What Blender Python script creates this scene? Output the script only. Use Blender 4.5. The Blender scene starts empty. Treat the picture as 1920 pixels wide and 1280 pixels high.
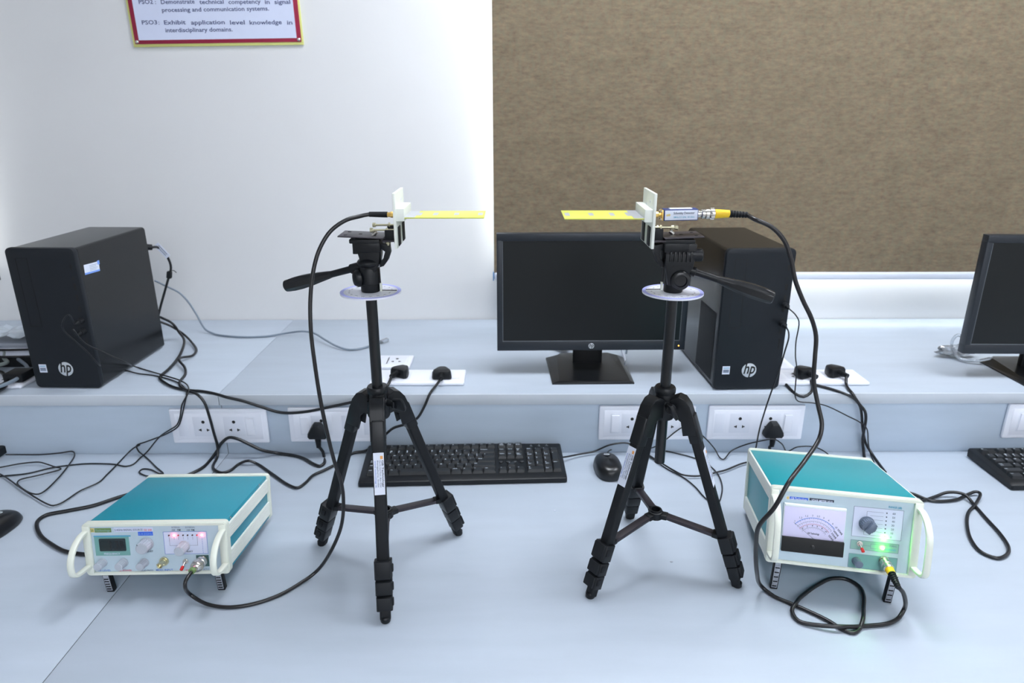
import bpy, bmesh, math, random
from mathutils import Vector, Matrix, Euler
random.seed(7)
R = math.radians
SC = bpy.context.scene
COL = SC.collection

# ------------------------------------------------------------------ camera, light, exposure
# world: x right, y towards the back wall, z up, z = 0 is the top of the lower desk
CAM_H = .765; PITCH = R(18.8); YAW = R(-.35); FPX = 1280.0
cd = bpy.data.cameras.new('camera'); cam = bpy.data.objects.new('camera', cd); COL.objects.link(cam)
cam.location = (0, 0, CAM_H); cam.rotation_euler = (R(90) - PITCH, 0, YAW)
cd.sensor_width = 36; cd.lens = 36 * FPX / 1920; cd.clip_start = .05
cd.dof.use_dof = True; cd.dof.focus_distance = 1.12; cd.dof.aperture_fstop = 5.6
SC.camera = cam
SC.view_settings.view_transform = 'Standard'; SC.view_settings.look = 'None'
SC.view_settings.gamma = 1; SC.view_settings.exposure = 0.2
SC.view_settings.use_curve_mapping = False
SC.cycles.max_bounces = 8; SC.cycles.diffuse_bounces = 5; SC.cycles.sample_clamp_indirect = 6
SC.cycles.caustics_reflective = False; SC.cycles.caustics_refractive = False
w = bpy.data.worlds.new('sky'); SC.world = w; w.use_nodes = True
w.node_tree.nodes['Background'].inputs[0].default_value = (.62, .78, 1, 1)
w.node_tree.nodes['Background'].inputs[1].default_value = .6
PANEL = 21.5          # ceiling panel strength
DAY = 165            # daylight behind the blinds, W
def daylight(x, z, sx, sz, e):
    l = bpy.data.lights.new('daylight', 'AREA'); l.shape = 'RECTANGLE'; l.size = sx; l.size_y = sz
    l.energy = e; l.color = (.93, .97, 1)
    o = bpy.data.objects.new('daylight', l); COL.objects.link(o)
    o.location = (x, 2.2, z); o.rotation_euler = (R(-90), 0, 0)
daylight(1.15, 1.13, 2.1, 1.4, DAY)
daylight(-2.15, 1.13, 1.2, 1.4, DAY * .22)

# ------------------------------------------------------------------ from a pixel of the 1920x1280 frame to a place on a real plane
_f = Vector((0, math.cos(PITCH), -math.sin(PITCH))); _u = Vector((0, math.sin(PITCH), math.cos(PITCH))); _r = Vector((1, 0, 0))
_z = Matrix.Rotation(YAW, 3, 'Z'); _f = _z @ _f; _u = _z @ _u; _r = _z @ _r
CAM = Vector((0, 0, CAM_H))
def ray(px, py): return _f + _r * ((px - 960) / FPX) - _u * ((py - 640) / FPX)
def onz(px, py, z=0.0): d = ray(px, py); return CAM + d * ((z - CAM_H) / d.z)
def ony(px, py, y): d = ray(px, py); return CAM + d * (y / d.y)
def onlocal(mi, px, py, yl=0.0):      # hit of the pixel on plane y = yl of a local frame (mi = inverse matrix)
    o = mi @ CAM; d = mi.to_3x3() @ ray(px, py); t = (yl - o.y) / d.y; return o + d * t

# ------------------------------------------------------------------ materials
def lin(c): return tuple(((v / 255) / 12.92 if v / 255 <= .04045 else ((v / 255 + .055) / 1.055) ** 2.4) for v in c) + (1,)
def mat(name, rgb, rough=.5, metal=0, spec=.5, noise=0, nscale=40, bump=0, bscale=200, emit=None, estr=1, trans=0, stretch=None, coat=0):
    m = bpy.data.materials.new(name); m.use_nodes = True; nt = m.node_tree; b = nt.nodes['Principled BSDF']
    c = lin(rgb); b.inputs['Base Color'].default_value = c
    b.inputs['Roughness'].default_value = rough; b.inputs['Metallic'].default_value = metal
    b.inputs['Specular IOR Level'].default_value = spec
    if coat: b.inputs['Coat Weight'].default_value = coat; b.inputs['Coat Roughness'].default_value = .1
    if trans: b.inputs['Transmission Weight'].default_value = trans
    if emit: b.inputs['Emission Color'].default_value = lin(emit); b.inputs['Emission Strength'].default_value = estr
    if noise or bump:
        tc = nt.nodes.new('ShaderNodeTexCoord'); mp = nt.nodes.new('ShaderNodeMapping'); nt.links.new(tc.outputs['Object'], mp.inputs[0])
        if stretch: mp.inputs['Scale'].default_value = stretch
    if noise:
        n = nt.nodes.new('ShaderNodeTexNoise'); n.inputs['Scale'].default_value = nscale; n.inputs['Detail'].default_value = 4
        nt.links.new(mp.outputs[0], n.inputs[0])
        r = nt.nodes.new('ShaderNodeMapRange'); r.inputs[1].default_value = .3; r.inputs[2].default_value = .7
        r.inputs[3].default_value = 1 - noise; r.inputs[4].default_value = 1 + noise
        nt.links.new(n.outputs[0], r.inputs[0])
        mx = nt.nodes.new('ShaderNodeMix'); mx.data_type = 'RGBA'; mx.blend_type = 'MULTIPLY'; mx.inputs[0].default_value = 1
        mx.inputs[6].default_value = c; nt.links.new(r.outputs[0], mx.inputs[7]); nt.links.new(mx.outputs[2], b.inputs['Base Color'])
    if bump:
        n = nt.nodes.new('ShaderNodeTexNoise'); n.inputs['Scale'].default_value = bscale; nt.links.new(mp.outputs[0], n.inputs[0])
        bp = nt.nodes.new('ShaderNodeBump'); bp.inputs['Strength'].default_value = bump; bp.inputs['Distance'].default_value = .001
        nt.links.new(n.outputs[0], bp.inputs['Height']); nt.links.new(bp.outputs[0], b.inputs['Normal'])
    return m
def woven(name, a, bcol, ccol):
    m = bpy.data.materials.new(name); m.use_nodes = True; nt = m.node_tree; b = nt.nodes['Principled BSDF']; b.inputs['Roughness'].default_value = .9
    b.inputs['Specular IOR Level'].default_value = .1
    tc = nt.nodes.new('ShaderNodeTexCoord')
    def nz(scale, st, det=3):
        mp = nt.nodes.new('ShaderNodeMapping'); mp.inputs['Scale'].default_value = st; nt.links.new(tc.outputs['Object'], mp.inputs[0])
        n = nt.nodes.new('ShaderNodeTexNoise'); n.inputs['Scale'].default_value = scale; n.inputs['Detail'].default_value = det
        n.inputs['Roughness'].default_value = .7
        nt.links.new(mp.outputs[0], n.inputs[0]); return n
    n1 = nz(95, (.45, 1, 1.3)); n2 = nz(120, (1, 1, .5)); n3 = nz(18, (.6, 1, 1.3))
    r1 = nt.nodes.new('ShaderNodeValToRGB'); r1.color_ramp.elements[0].position = .36; r1.color_ramp.elements[1].position = .64
    r1.color_ramp.elements[0].color = lin(a); r1.color_ramp.elements[1].color = lin(bcol); nt.links.new(n1.outputs[0], r1.inputs[0])
    mx = nt.nodes.new('ShaderNodeMix'); mx.data_type = 'RGBA'; r2 = nt.nodes.new('ShaderNodeMapRange')
    r2.inputs[1].default_value = .42; r2.inputs[2].default_value = .66; r2.inputs[4].default_value = .75
    nt.links.new(n2.outputs[0], r2.inputs[0]); nt.links.new(r2.outputs[0], mx.inputs[0]); nt.links.new(r1.outputs[0], mx.inputs[6]); mx.inputs[7].default_value = lin(ccol)
    m2 = nt.nodes.new('ShaderNodeMix'); m2.data_type = 'RGBA'; m2.blend_type = 'MULTIPLY'; m2.inputs[0].default_value = 1
    r3 = nt.nodes.new('ShaderNodeMapRange'); r3.inputs[1].default_value = .3; r3.inputs[2].default_value = .7; r3.inputs[3].default_value = .9; r3.inputs[4].default_value = 1.09
    nt.links.new(n3.outputs[0], r3.inputs[0]); nt.links.new(mx.outputs[2], m2.inputs[6]); nt.links.new(r3.outputs[0], m2.inputs[7])
    nt.links.new(m2.outputs[2], b.inputs['Base Color'])
    bp = nt.nodes.new('ShaderNodeBump'); bp.inputs['Strength'].default_value = .5; bp.inputs['Distance'].default_value = .001
    nt.links.new(n1.outputs[0], bp.inputs['Height']); nt.links.new(bp.outputs[0], b.inputs['Normal'])
    return m
WALL = mat('wall_paint', (219, 219, 219), .7, noise=.015, nscale=3, bump=.08, bscale=120)
CEIL = mat('ceiling_paint', (225, 226, 228), .8, noise=.01, nscale=5)
FLOOR = mat('floor_tile', (150, 150, 150), .4, noise=.05, nscale=6)
LAM = mat('blue_grey_laminate', (174, 184, 196), .42, spec=.4, noise=.035, nscale=5, bump=.05, bscale=300, stretch=(1, 5, 5))
RISER = mat('riser_laminate', (176, 189, 203), .45, spec=.4, noise=.04, nscale=5, stretch=(1, 5, 5))
EDGE = mat('edge_band', (190, 196, 203), .4, noise=.02, nscale=30, stretch=(.2, 1, 4))
EDGEHI = mat('edge_band_lip', (205, 212, 220), .35, noise=.02, nscale=30)
GAP = mat('dark_gap', (60, 62, 66), .9, noise=.05)
BLIND = woven('woven_blind', (112, 98, 83), (132, 117, 95), (118, 113, 94))
BLINDW = mat('blind_backing', (235, 235, 232), .8, noise=.01)
BARW = mat('blind_bar_white', (214, 220, 232), .4, noise=.01)
BLUEP = mat('blue_cap', (60, 120, 170), .5, noise=.02)
BLK = mat('black_plastic', (14, 17, 21), .42, spec=.35, noise=.06, nscale=60, bump=.1, bscale=900)
BLKS = mat('black_satin', (14, 16, 19), .3, noise=.05, nscale=60)
BLKM = mat('black_matt', (17, 20, 24), .6, spec=.3, noise=.06, nscale=80, bump=.15, bscale=1200)
CASE = mat('painted_steel_black', (12, 14, 16), .27, spec=.42, noise=.04, nscale=90)
FRONT = mat('tower_front_plastic', (21, 26, 32), .45, spec=.3, noise=.05, nscale=50, bump=.12, bscale=1500)
HOLE = mat('port_black', (8, 9, 10), .7, noise=.02)
SCREEN = mat('monitor_panel', (13, 17, 18), .3, noise=.02, spec=.35)
BEZ = mat('monitor_bezel', (25, 31, 39), .4, noise=.03, nscale=50)
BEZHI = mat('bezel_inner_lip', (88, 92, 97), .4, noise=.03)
SILV = mat('silver_badge', (205, 210, 215), .3, metal=.3, noise=.02)
LED_O = mat('amber_led', (255, 170, 80), .4, emit=(255, 160, 60), estr=6, noise=.01)
LED_R = mat('red_led_on', (255, 120, 120), .4, emit=(255, 75, 85), estr=70, noise=.01)
LED_G = mat('green_led_on', (130, 255, 90), .4, emit=(95, 255, 50), estr=190, noise=.01)
LEDOFF = mat('led_off', (70, 50, 55), .35, noise=.02)
LEDRED = mat('red_led_off', (190, 60, 75), .35, noise=.02)
WHT = mat('white_plastic', (226, 229, 238), .35, noise=.01, nscale=30)
WHTM = mat('white_module', (218, 222, 232), .35, noise=.01, nscale=30)
PAPER = mat('paper_label', (212, 218, 232), .6, noise=.015, nscale=60)
PAPERB = mat('label_blue', (110, 150, 225), .6, noise=.03, nscale=80)
CREAM = mat('cream_plastic', (216, 220, 208), .4, noise=.015, nscale=40)
RAIL = mat('ribbed_white_rail', (222, 225, 218), .45, noise=.02, nscale=40)
TEAL = mat('teal_vinyl', (28, 136, 156), .36, noise=.03, nscale=250, bump=.12, bscale=1600)
TEAL2 = mat('teal_vinyl_green', (32, 143, 153), .36, noise=.03, nscale=250, bump=.12, bscale=1600)
PAN = mat('front_panel_grey', (182, 200, 210), .4, noise=.02, nscale=60)
PANW = mat('panel_white_print', (205, 212, 232), .45, noise=.01)
INKB = mat('ink_blue', (90, 120, 190), .6, noise=.02)
INKK = mat('ink_dark', (50, 58, 75), .6, noise=.02)
INKG = mat('ink_grey', (120, 130, 150), .6, noise=.02)
INKR = mat('ink_red', (205, 100, 120), .6, noise=.02)
INKC = mat('ink_cyan', (80, 160, 190), .6, noise=.02)
GRN = mat('panel_green', (110, 160, 155), .45, noise=.02)
GRN2 = mat('panel_sage', (135, 175, 165), .45, noise=.02)
GRND = mat('panel_dark_green', (58, 92, 90), .5, noise=.02)
OLIVE = mat('logo_olive', (110, 140, 85), .5, noise=.03)
GOLDP = mat('logo_gold', (215, 195, 130), .5, noise=.03)
BLUES = mat('sticker_blue', (60, 105, 215), .5, noise=.03)
LCD = mat('lcd_glass', (30, 42, 46), .2, noise=.03)
LCDI = mat('lcd_segment', (12, 18, 22), .4, noise=.02)
KNOB = mat('grey_knob', (172, 178, 188), .42, noise=.03)
KNOBD = mat('slate_knob', (92, 104, 122), .4, noise=.04)
NICK = mat('nickel', (215, 212, 205), .22, metal=1, noise=.04, nscale=90)
BRASS = mat('brass', (225, 190, 110), .28, metal=1, noise=.04, nscale=90)
ZINC = mat('zinc_screw', (200, 195, 165), .3, metal=1, noise=.04, nscale=90)
REDP = mat('red_lever', (200, 30, 30), .4, noise=.02)
YEL = mat('yellow_boot', (232, 190, 30), .45, noise=.02)
PCB = mat('yellow_circuit_board', (202, 206, 88), .45, noise=.02, nscale=30)
TIN = mat('tinned_trace', (185, 188, 195), .4, metal=.4, noise=.04, nscale=120)
ACR = mat('white_acrylic', (228, 232, 224), .35, noise=.01)
SHEET = mat('dark_metal_sheet', (52, 48, 54), .4, metal=.3, noise=.05, nscale=60)
DISCW = mat('protractor_white', (225, 227, 238), .4, noise=.015)
DISCB = mat('protractor_violet_rim', (165, 170, 232), .45, noise=.02)
LAV = mat('meter_card', (214, 210, 240), .5, noise=.008)
CLEAR = mat('clear_cover_edge', (225, 232, 235), .12, noise=.02, spec=.8)
MAR = mat('sign_maroon', (150, 22, 58), .45, noise=.02)
YELG = mat('sign_yellow', (212, 213, 128), .5, noise=.02)
SIGN = mat('sign_white', (208, 215, 236), .5, noise=.01)
NAVY = mat('ink_navy', (70, 78, 120), .6, noise=.02)
RUB = mat('cable_rubber', (14, 16, 20), .35, noise=.05, nscale=100)
RUBB = mat('cable_rubber_brownish', (22, 21, 23), .32, noise=.05, nscale=100)
GREYC = mat('grey_cable_sheath', (120, 132, 145), .45, noise=.03)
CLR = mat('clear_plastic', (225, 232, 240), .12, trans=.75, noise=.01)
BLUEB = mat('detector_blue', (38, 55, 110), .35, noise=.03)
LEGEND = mat('key_print_white', (205, 215, 225), .6, noise=.02)
KEYM = mat('keycap_black', (22, 26, 30), .42, noise=.05, nscale=90, bump=.1, bscale=1500)
LIGHTM = mat('panel_diffuser', (255, 255, 255), .5, emit=(242, 247, 255), estr=PANEL)
ALU = mat('aluminium_frame', (190, 192, 195), .35, metal=.8, noise=.02)
FOOTG = mat('foot_grip_grey', (150, 155, 165), .5, noise=.25, nscale=200)

# ------------------------------------------------------------------ mesh builder
_txt = {}
def text_polys(s):
    if s in _txt: return _txt[s]
    cu = bpy.data.curves.new('t', 'FONT'); cu.body = s; cu.size = 1; cu.resolution_u = 2; cu.offset = .018
    o = bpy.data.objects.new('t', cu); me = bpy.data.meshes.new_from_object(o)
    vs = [v.co.copy() for v in me.vertices]; fs = [tuple(p.vertices) for p in me.polygons]
    bpy.data.objects.remove(o); bpy.data.curves.remove(cu); bpy.data.meshes.remove(me)
    if vs:
        x0 = min(v.x for v in vs); x1 = max(v.x for v in vs)
    else: x0 = x1 = 0
    _txt[s] = (vs, fs, x0, x1); return _txt[s]
class MB:
    def __init__(s): s.bm = bmesh.new(); s.mats = []
    def mi(s, m):
        if m not in s.mats: s.mats.append(m)
        return s.mats.index(m)
    def merge(s, t, m, M=None):
        i = s.mi(m); t.verts.index_update()
        vs = [s.bm.verts.new((M @ v.co) if M else v.co) for v in t.verts]
        flip = M is not None and M.to_3x3().determinant() < 0
        for f in t.faces:
            l = [vs[v.index] for v in f.verts]
            if flip: l.reverse()
            try: nf = s.bm.faces.new(l); nf.material_index = i
            except ValueError: pass
        t.free(); return s
    def box(s, c, size, m, bev=0, rot=None, seg=2):
        t = bmesh.new(); bmesh.ops.create_cube(t, size=1)
        for v in t.verts: v.co = Vector((v.co.x * size[0], v.co.y * size[1], v.co.z * size[2]))
        if bev: bmesh.ops.bevel(t, geom=t.edges[:], offset=min(bev, min(size) * .49), segments=seg, profile=.5, affect='EDGES')
        M = Matrix.Translation(c)
        if rot is not None: M = M @ (rot if isinstance(rot, Matrix) else Euler(rot).to_matrix().to_4x4())
        return s.merge(t, m, M)
    def bx(s, x0, x1, y0, y1, z0, z1, m, bev=0, seg=2): return s.box(((x0 + x1) / 2, (y0 + y1) / 2, (z0 + z1) / 2), (abs(x1 - x0), abs(y1 - y0), abs(z1 - z0)), m, bev, None, seg)
    def lathe(s, prof, p, axis, m, n=28):      # prof [(r, h)] along axis from p
        t = bmesh.new(); q = Vector((0, 0, 1)).rotation_difference(Vector(axis).normalized()).to_matrix().to_4x4()
        rings = []
        for r, h in prof:
            if r < 1e-6: rings.append([t.verts.new((0, 0, h))])
            else: rings.append([t.verts.new((r * math.cos(2 * math.pi * k / n), r * math.sin(2 * math.pi * k / n), h)) for k in range(n)])
        for a, b in zip(rings, rings[1:]):
            if len(a) == 1 and len(b) == 1: continue
            for k in range(n):
                k2 = (k + 1) % n
                if len(a) == 1: t.faces.new((a[0], b[k2], b[k])) 
                elif len(b) == 1: t.faces.new((a[k], a[k2], b[0]))
                else: t.faces.new((a[k], a[k2], b[k2], b[k]))
        if len(rings[0]) > 1: t.faces.new(rings[0][::-1])
        if len(rings[-1]) > 1: t.faces.new(rings[-1])
        bmesh.ops.recalc_face_normals(t, faces=t.faces[:])
        return s.merge(t, m, Matrix.Translation(p) @ q)
    def cyl(s, a, b, r0, m, r1=None, n=24, bev=0):
        a = Vector(a); b = Vector(b); L = (b - a).length; r1 = r0 if r1 is None else r1
        pr = [(r0, 0), (r1, L)] if not bev else [(r0 - bev, 0), (r0, bev), (r1, L - bev), (r1 - bev, L)]
        return s.lathe(pr, a, b - a, m, n)
    def prism(s, poly, a, b, m, plane='xz', bev=0):   # poly in plane, extruded between a and b along the third axis
        t = bmesh.new()
        def P(p, h): return {'xz': (p[0], h, p[1]), 'xy': (p[0], p[1], h), 'yz': (h, p[0], p[1])}[plane]
        va = [t.verts.new(P(p, a)) for p in poly]; vb = [t.verts.new(P(p, b)) for p in poly]; n = len(poly)
        fa = t.faces.new(va); fb = t.faces.new(vb[::-1])
        for k in range(n): t.faces.new((va[k], vb[k], vb[(k + 1) % n], va[(k + 1) % n]))
        bmesh.ops.recalc_face_normals(t, faces=t.faces[:])
        if bev:
            bmesh.ops.bevel(t, geom=[e for e in t.edges if any(f in (fa, fb) for f in e.link_faces)], offset=bev, segments=2, profile=.5, affect='EDGES')
        if n > 4: bmesh.ops.triangulate(t, faces=[f for f in t.faces if len(f.verts) > 4])
        return s.merge(t, m)
    def tube(s, pts, r, m, n=10, cap=True, sx=1.0):
        pts = [Vector(p) for p in pts]; t = bmesh.new(); rs = r if isinstance(r, (list, tuple)) else [r] * len(pts)
        tan = [(pts[min(i + 1, len(pts) - 1)] - pts[max(i - 1, 0)]).normalized() for i in range(len(pts))]
        nrm = tan[0].orthogonal().normalized(); rings = []
        for i, p in enumerate(pts):
            if i:
                q = tan[i - 1].rotation_difference(tan[i]); nrm = q @ nrm
            nrm = (nrm - tan[i] * nrm.dot(tan[i])).normalized(); bi = tan[i].cross(nrm)
            rings.append([t.verts.new(p + (nrm * math.cos(2 * math.pi * k / n) * sx + bi * math.sin(2 * math.pi * k / n)) * rs[i]) for k in range(n)])
        for a, b in zip(rings, rings[1:]):
            for k in range(n): t.faces.new((a[k], a[(k + 1) % n], b[(k + 1) % n], b[k]))
        if cap: t.faces.new(rings[0][::-1]); t.faces.new(rings[-1])
        bmesh.ops.recalc_face_normals(t, faces=t.faces[:])
        return s.merge(t, m)
    def text(s, string, M, m, size=None, width=None, align='L', shear=0, thick=.00012):
        # M places the text plane: local x along the writing, y up, z out of the surface
        vs, fs, x0, x1 = text_polys(string)
        if not vs: return s
        sy = size; sx = size if width is None else width / max(x1 - x0, 1e-6)
        off = {'L': x0, 'C': (x0 + x1) / 2, 'R': x1}[align]
        t = bmesh.new(); bv = [t.verts.new(((v.x - off + v.y * shear) * sx, v.y * sy, thick)) for v in vs]
        for f in fs:
            try: t.faces.new([bv[k] for k in f])
            except ValueError: pass
        return s.merge(t, m, M)
    def quad(s, a, b, c, d, m):
        i = s.mi(m); f = s.bm.faces.new([s.bm.verts.new(v) for v in (a, b, c, d)]); f.material_index = i; return s
    def build(s, name, parent=None, world=False, ang=38):
        if world and parent is not None: bmesh.ops.transform(s.bm, matrix=MAT[parent.name].inverted(), verts=s.bm.verts[:])
        s.bm.normal_update()
        for e in s.bm.edges:
            e.smooth = not (len(e.link_faces) != 2 or e.calc_face_angle(3) > R(ang))
        for f in s.bm.faces: f.smooth = True
        me = bpy.data.meshes.new(name); s.bm.to_mesh(me); s.bm.free()
        for m in s.mats: me.materials.append(m)
        o = bpy.data.objects.new(name, me); COL.objects.link(o)
        if parent is not None: o.parent = parent
        return o
MAT = {}
def thing(name, label, cat, loc=(0, 0, 0), rot=(0, 0, 0), group=None):
    o = bpy.data.objects.new(name, None); COL.objects.link(o); o.empty_display_size = .05
    o.location = loc; o.rotation_euler = rot; o['label'] = label; o['category'] = cat
    if group: o['group'] = group
    MAT[o.name] = Matrix.Translation(loc) @ Euler(rot).to_matrix().to_4x4()
    return o
def tag(o, label, cat, group=None):
    o['label'] = label; o['category'] = cat
    if group: o['group'] = group
    return o
def struct(o): o['kind'] = 'structure'; return o
def copy_tree(o, parent=None, skip=()):
    c = o.copy(); COL.objects.link(c)
    if parent is not None: c.parent = parent
    for ch in list(o.children):
        if ch.name.split('.')[0] in skip: continue
        copy_tree(ch, c)
    return c
def place(o, loc, rot, label, group=None):
    o.location = loc; o.rotation_euler = rot; o['label'] = label
    if group: o['group'] = group
    MAT[o.name] = Matrix.Translation(loc) @ Euler(rot).to_matrix().to_4x4(); return o
def smooth_path(pts, step=.006):
    pts = [Vector(p) for p in pts]; P = [pts[0] * 2 - pts[1]] + pts + [pts[-1] * 2 - pts[-2]]; out = []
    for i in range(1, len(P) - 2):
        p0, p1, p2, p3 = P[i - 1:i + 3]
        d = [max((b - a).length, 1e-5) ** .5 for a, b in ((p0, p1), (p1, p2), (p2, p3))]
        n = max(2, int((p2 - p1).length / step))
        m1 = (p1 - p0) / d[0] - (p2 - p0) / (d[0] + d[1]) + (p2 - p1) / d[1]
        m2 = (p2 - p1) / d[1] - (p3 - p1) / (d[1] + d[2]) + (p3 - p2) / d[2]
        m1 *= d[1]; m2 *= d[1]
        for k in range(n):
            t = k / n; t2 = t * t; t3 = t2 * t
            out.append(p1 * (2 * t3 - 3 * t2 + 1) + m1 * (t3 - 2 * t2 + t) + p2 * (-2 * t3 + 3 * t2) + m2 * (t3 - t2))
    out.append(pts[-1]); return out
def XZ(x, y, z, rx=90): return Matrix.Translation((x, y, z)) @ Matrix.Rotation(R(rx), 4, 'X')   # writing that faces -y

# ------------------------------------------------------------------ the room
YW = 2.011; SH = .153; YR = 1.437; YE = 1.428      # wall, shelf height, riser, shelf edge
XL, XR, YB, ZC, ZF = -2.75, 2.75, -4.6, 2.05, -.75
OP1 = (.035, 2.25); OP2 = (-2.65, -1.57); OZ = (.37, 1.82)
b = MB(); t = .2
b.bx(XL, XR, YW, YW + t, ZF, OZ[0], WALL); b.bx(XL, XR, YW, YW + t, OZ[1], ZC, WALL)
for x0, x1 in ((XL, OP2[0]), (OP2[1], OP1[0]), (OP1[1], XR)): b.bx(x0, x1, YW, YW + t, OZ[0], OZ[1], WALL)
struct(b.build('wall_back'))
struct(MB().bx(XL - .1, XL, YB, YW + t, ZF, ZC, WALL).build('wall_left'))
struct(MB().bx(XR, XR + .1, YB, YW + t, ZF, ZC, WALL).build('wall_right'))
struct(MB().bx(XL, XR, YB - .1, YB, ZF, ZC, WALL).build('wall_front'))
struct(MB().bx(XL, XR, YB, YW + t, ZF - .1, ZF, FLOOR).build('floor'))
struct(MB().bx(XL, XR, YB, YW + t, ZC, ZC + .1, CEIL).build('ceiling'))
for k, (x0, x1) in enumerate((OP1, OP2)):
    b = MB(); fw = .035; y0, y1 = YW + .12, YW + .16
    b.bx(x0, x1, y0, y1, OZ[0], OZ[0] + fw, ALU, .002); b.bx(x0, x1, y0, y1, OZ[1] - fw, OZ[1], ALU, .002)
    b.bx(x0, x0 + fw, y0, y1, OZ[0] + fw, OZ[1] - fw, ALU, .002); b.bx(x1 - fw, x1, y0, y1, OZ[0] + fw, OZ[1] - fw, ALU, .002)
    xm = (x0 + x1) / 2; b.bx(xm - .015, xm + .015, y0, y1, OZ[0] + fw, OZ[1] - fw, ALU, .002)
    struct(b.build('window_%d' % (k + 1)))
PX = (.2, 1.4)
n = 0
for x in PX:
    for y in (1.25, -1.5, -2.7, -3.9):
        th = thing('ceiling_light', 'square white recessed LED panel in the ceiling', 'ceiling light', (x, y, ZC - .012), group='square LED panels in the ceiling')
        b = MB()
        for s_ in (-1, 1):
            b.box((s_ * .305, 0, 0), (.02, .63, .024), ALU, .002); b.box((0, s_ * .305, 0), (.59, .02, .024), ALU, .002)
        b.build('frame', th)
        MB().box((0, 0, .002), (.59, .59, .012), LIGHTM).build('diffuser', th)

# ------------------------------------------------------------------ desk with raised shelf
XD0, XD1, XS, YF = -2.3, 2.3, -.657, .6
SP = [(-.36, -.2466), ] 
desk = thing('desk', 'long pale blue-grey laminate lab desk with a raised back shelf', 'desk', (0, YF, ZF))
def dpart(name, mk): return mk.build(name, desk, world=True)
g = .0006
for x0, x1 in ((XD0, XS - g), (XS + g, XD1)):
    dpart('desktop', MB().bx(x0, x1, YF, YR - .0005, -.03, 0, LAM, .0008))
    dpart('riser_panel', MB().bx(x0, x1, YR, YR + .018, -.03, SH - .0265, RISER, .0004))
    dpart('shelf_top', MB().bx(x0, x1, YE + .002, YW - .003, SH - .026, SH, LAM, .0006))
    dpart('shelf_edge', MB().bx(x0, x1, YE - .001, YE + .0015, SH - .026, SH - .0015, EDGE, .0006).bx(x0, x1, YE - .0012, YE + .0018, SH - .0018, SH - .0002, EDGEHI, .0005))
dpart('seam', MB().bx(XS - g * .8, XS + g * .8, YF + .001, YR - .001, -.029, -.0006, GAP).bx(XS - g, XS + g, YR + .0006, YR + .016, -.03, SH - .027, GAP))
for x0 in (XD0, XS - .01, .8, XD1 - .02): dpart('side_support', MB().bx(x0, x0 + .02, YF + .04, YW - .01, ZF, -.0305, LAM, .001))

# ------------------------------------------------------------------ blinds and the sign
def blind(x0, x1, label, cap=None):
    th = thing('roller_blind', label, 'roller blind', ((x0 + x1) / 2, 1.963, .3))
    b = MB(); zt = ZC - .12
    # fabric with a very slight wave
    t_ = bmesh.new(); nx = 40; v = []
    for yy in (-.0006, .0006):
        v.append([[t_.verts.new((x0 + (x1 - x0) * i / nx, 1.963 + yy + .0012 * math.sin(i * .5), z)) for i in range(nx + 1)] for z in (.309, zt)])
    for i in range(nx):
        t_.faces.new((v[0][0][i], v[0][0][i + 1], v[0][1][i + 1], v[0][1][i]))
    b.merge(t_, BLIND)
    t_ = bmesh.new()
    w_ = [[t_.verts.new((x0 + (x1 - x0) * i / nx, 1.9642 + .0012 * math.sin(i * .5), z)) for i in range(nx + 1)] for z in (.309, zt)]
    for i in range(nx): t_.faces.new((w_[0][i + 1], w_[0][i], w_[1][i], w_[1][i + 1]))
    b.merge(t_, BLINDW)
    b.build('fabric', th, world=True)
    MB().bx(x0, x1, 1.953, 1.972, .289, .311, BARW, .006, 3).build('bottom_bar', th, world=True)
    for x in (x0 - .0035, x1 + .0005): MB().bx(x, x + .003, 1.952, 1.973, .2885, .3115, cap or BLUEP, .0008).build('end_cap', th, world=True)
    MB().cyl((x0, 1.975, zt + .03), (x1, 1.975, zt + .03), .03, BARW).build('roller_tube', th, world=True)
blind(-.0405, 2.15, 'brown woven fabric roller blind with white bottom bar behind the monitors')
blind(-2.7, -1.498, 'roller blind beside the white wall, only its end cap showing', BLKM)
sg = thing('wall_sign', 'white sign with maroon and yellow border and printed text on the wall', 'sign', (-.779, YW - .004, .926), (0, R(-.8), 0))
SW, SHH = .4575, .62
MB().bx(-SW / 2, SW / 2, -.002, .004, 0, SHH, YELG, .001).build('backing_board', sg)
b = MB().bx(-SW / 2 + .006, SW / 2 - .004, -.004, -.002, .007, SHH - .006, MAR, .0006)
b.bx(-SW / 2 + .018, SW / 2 - .016, -.0046, -.004, .0165, SHH - .02, SIGN, 0)
b.build('printed_face', sg)
mi = MAT[sg.name].inverted(); b = MB()
def sw(s_, xa, xb, yb):
    a = onlocal(mi, 220 + xa / 5.053, yb, -.0047); c = onlocal(mi, 220 + xb / 5.053, yb, -.0047)
    b.text(s_, XZ(a.x, -.0047, a.z), NAVY, .0145, width=c.x - a.x)
for L in ((('PSO2', 205, 340), (':', 360, 368), ('Demonstrate', 415, 735), ('technical', 780, 1010), ('competency', 1055, 1360), ('in', 1400, 1445), ('signal', 1490, 1640)),):
    for s_, a_, c_ in L: sw(s_, a_, c_, 7.5)
sw('processing and communication systems.', 425, 1440, 22.5)
for s_, a_, c_ in (('PSO3', 235, 380), (':', 392, 400), ('Exhibit', 445, 650), ('application', 700, 1020), ('level', 1070, 1210), ('knowledge', 1255, 1560), ('in', 1610, 1660)): sw(s_, a_, c_, 46)
sw('interdisciplinary domains.', 458, 1095, 60.5)
b.build('lettering', sg)
for x in (-SW / 2 + .0125, SW / 2 - .0105): MB().lathe([(.0042, 0), (.0042, .001), (.002, .0028), (0, .003)], (x, -.004, .0125), (0, -1, 0), NICK, 16).build('screw', sg)

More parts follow.
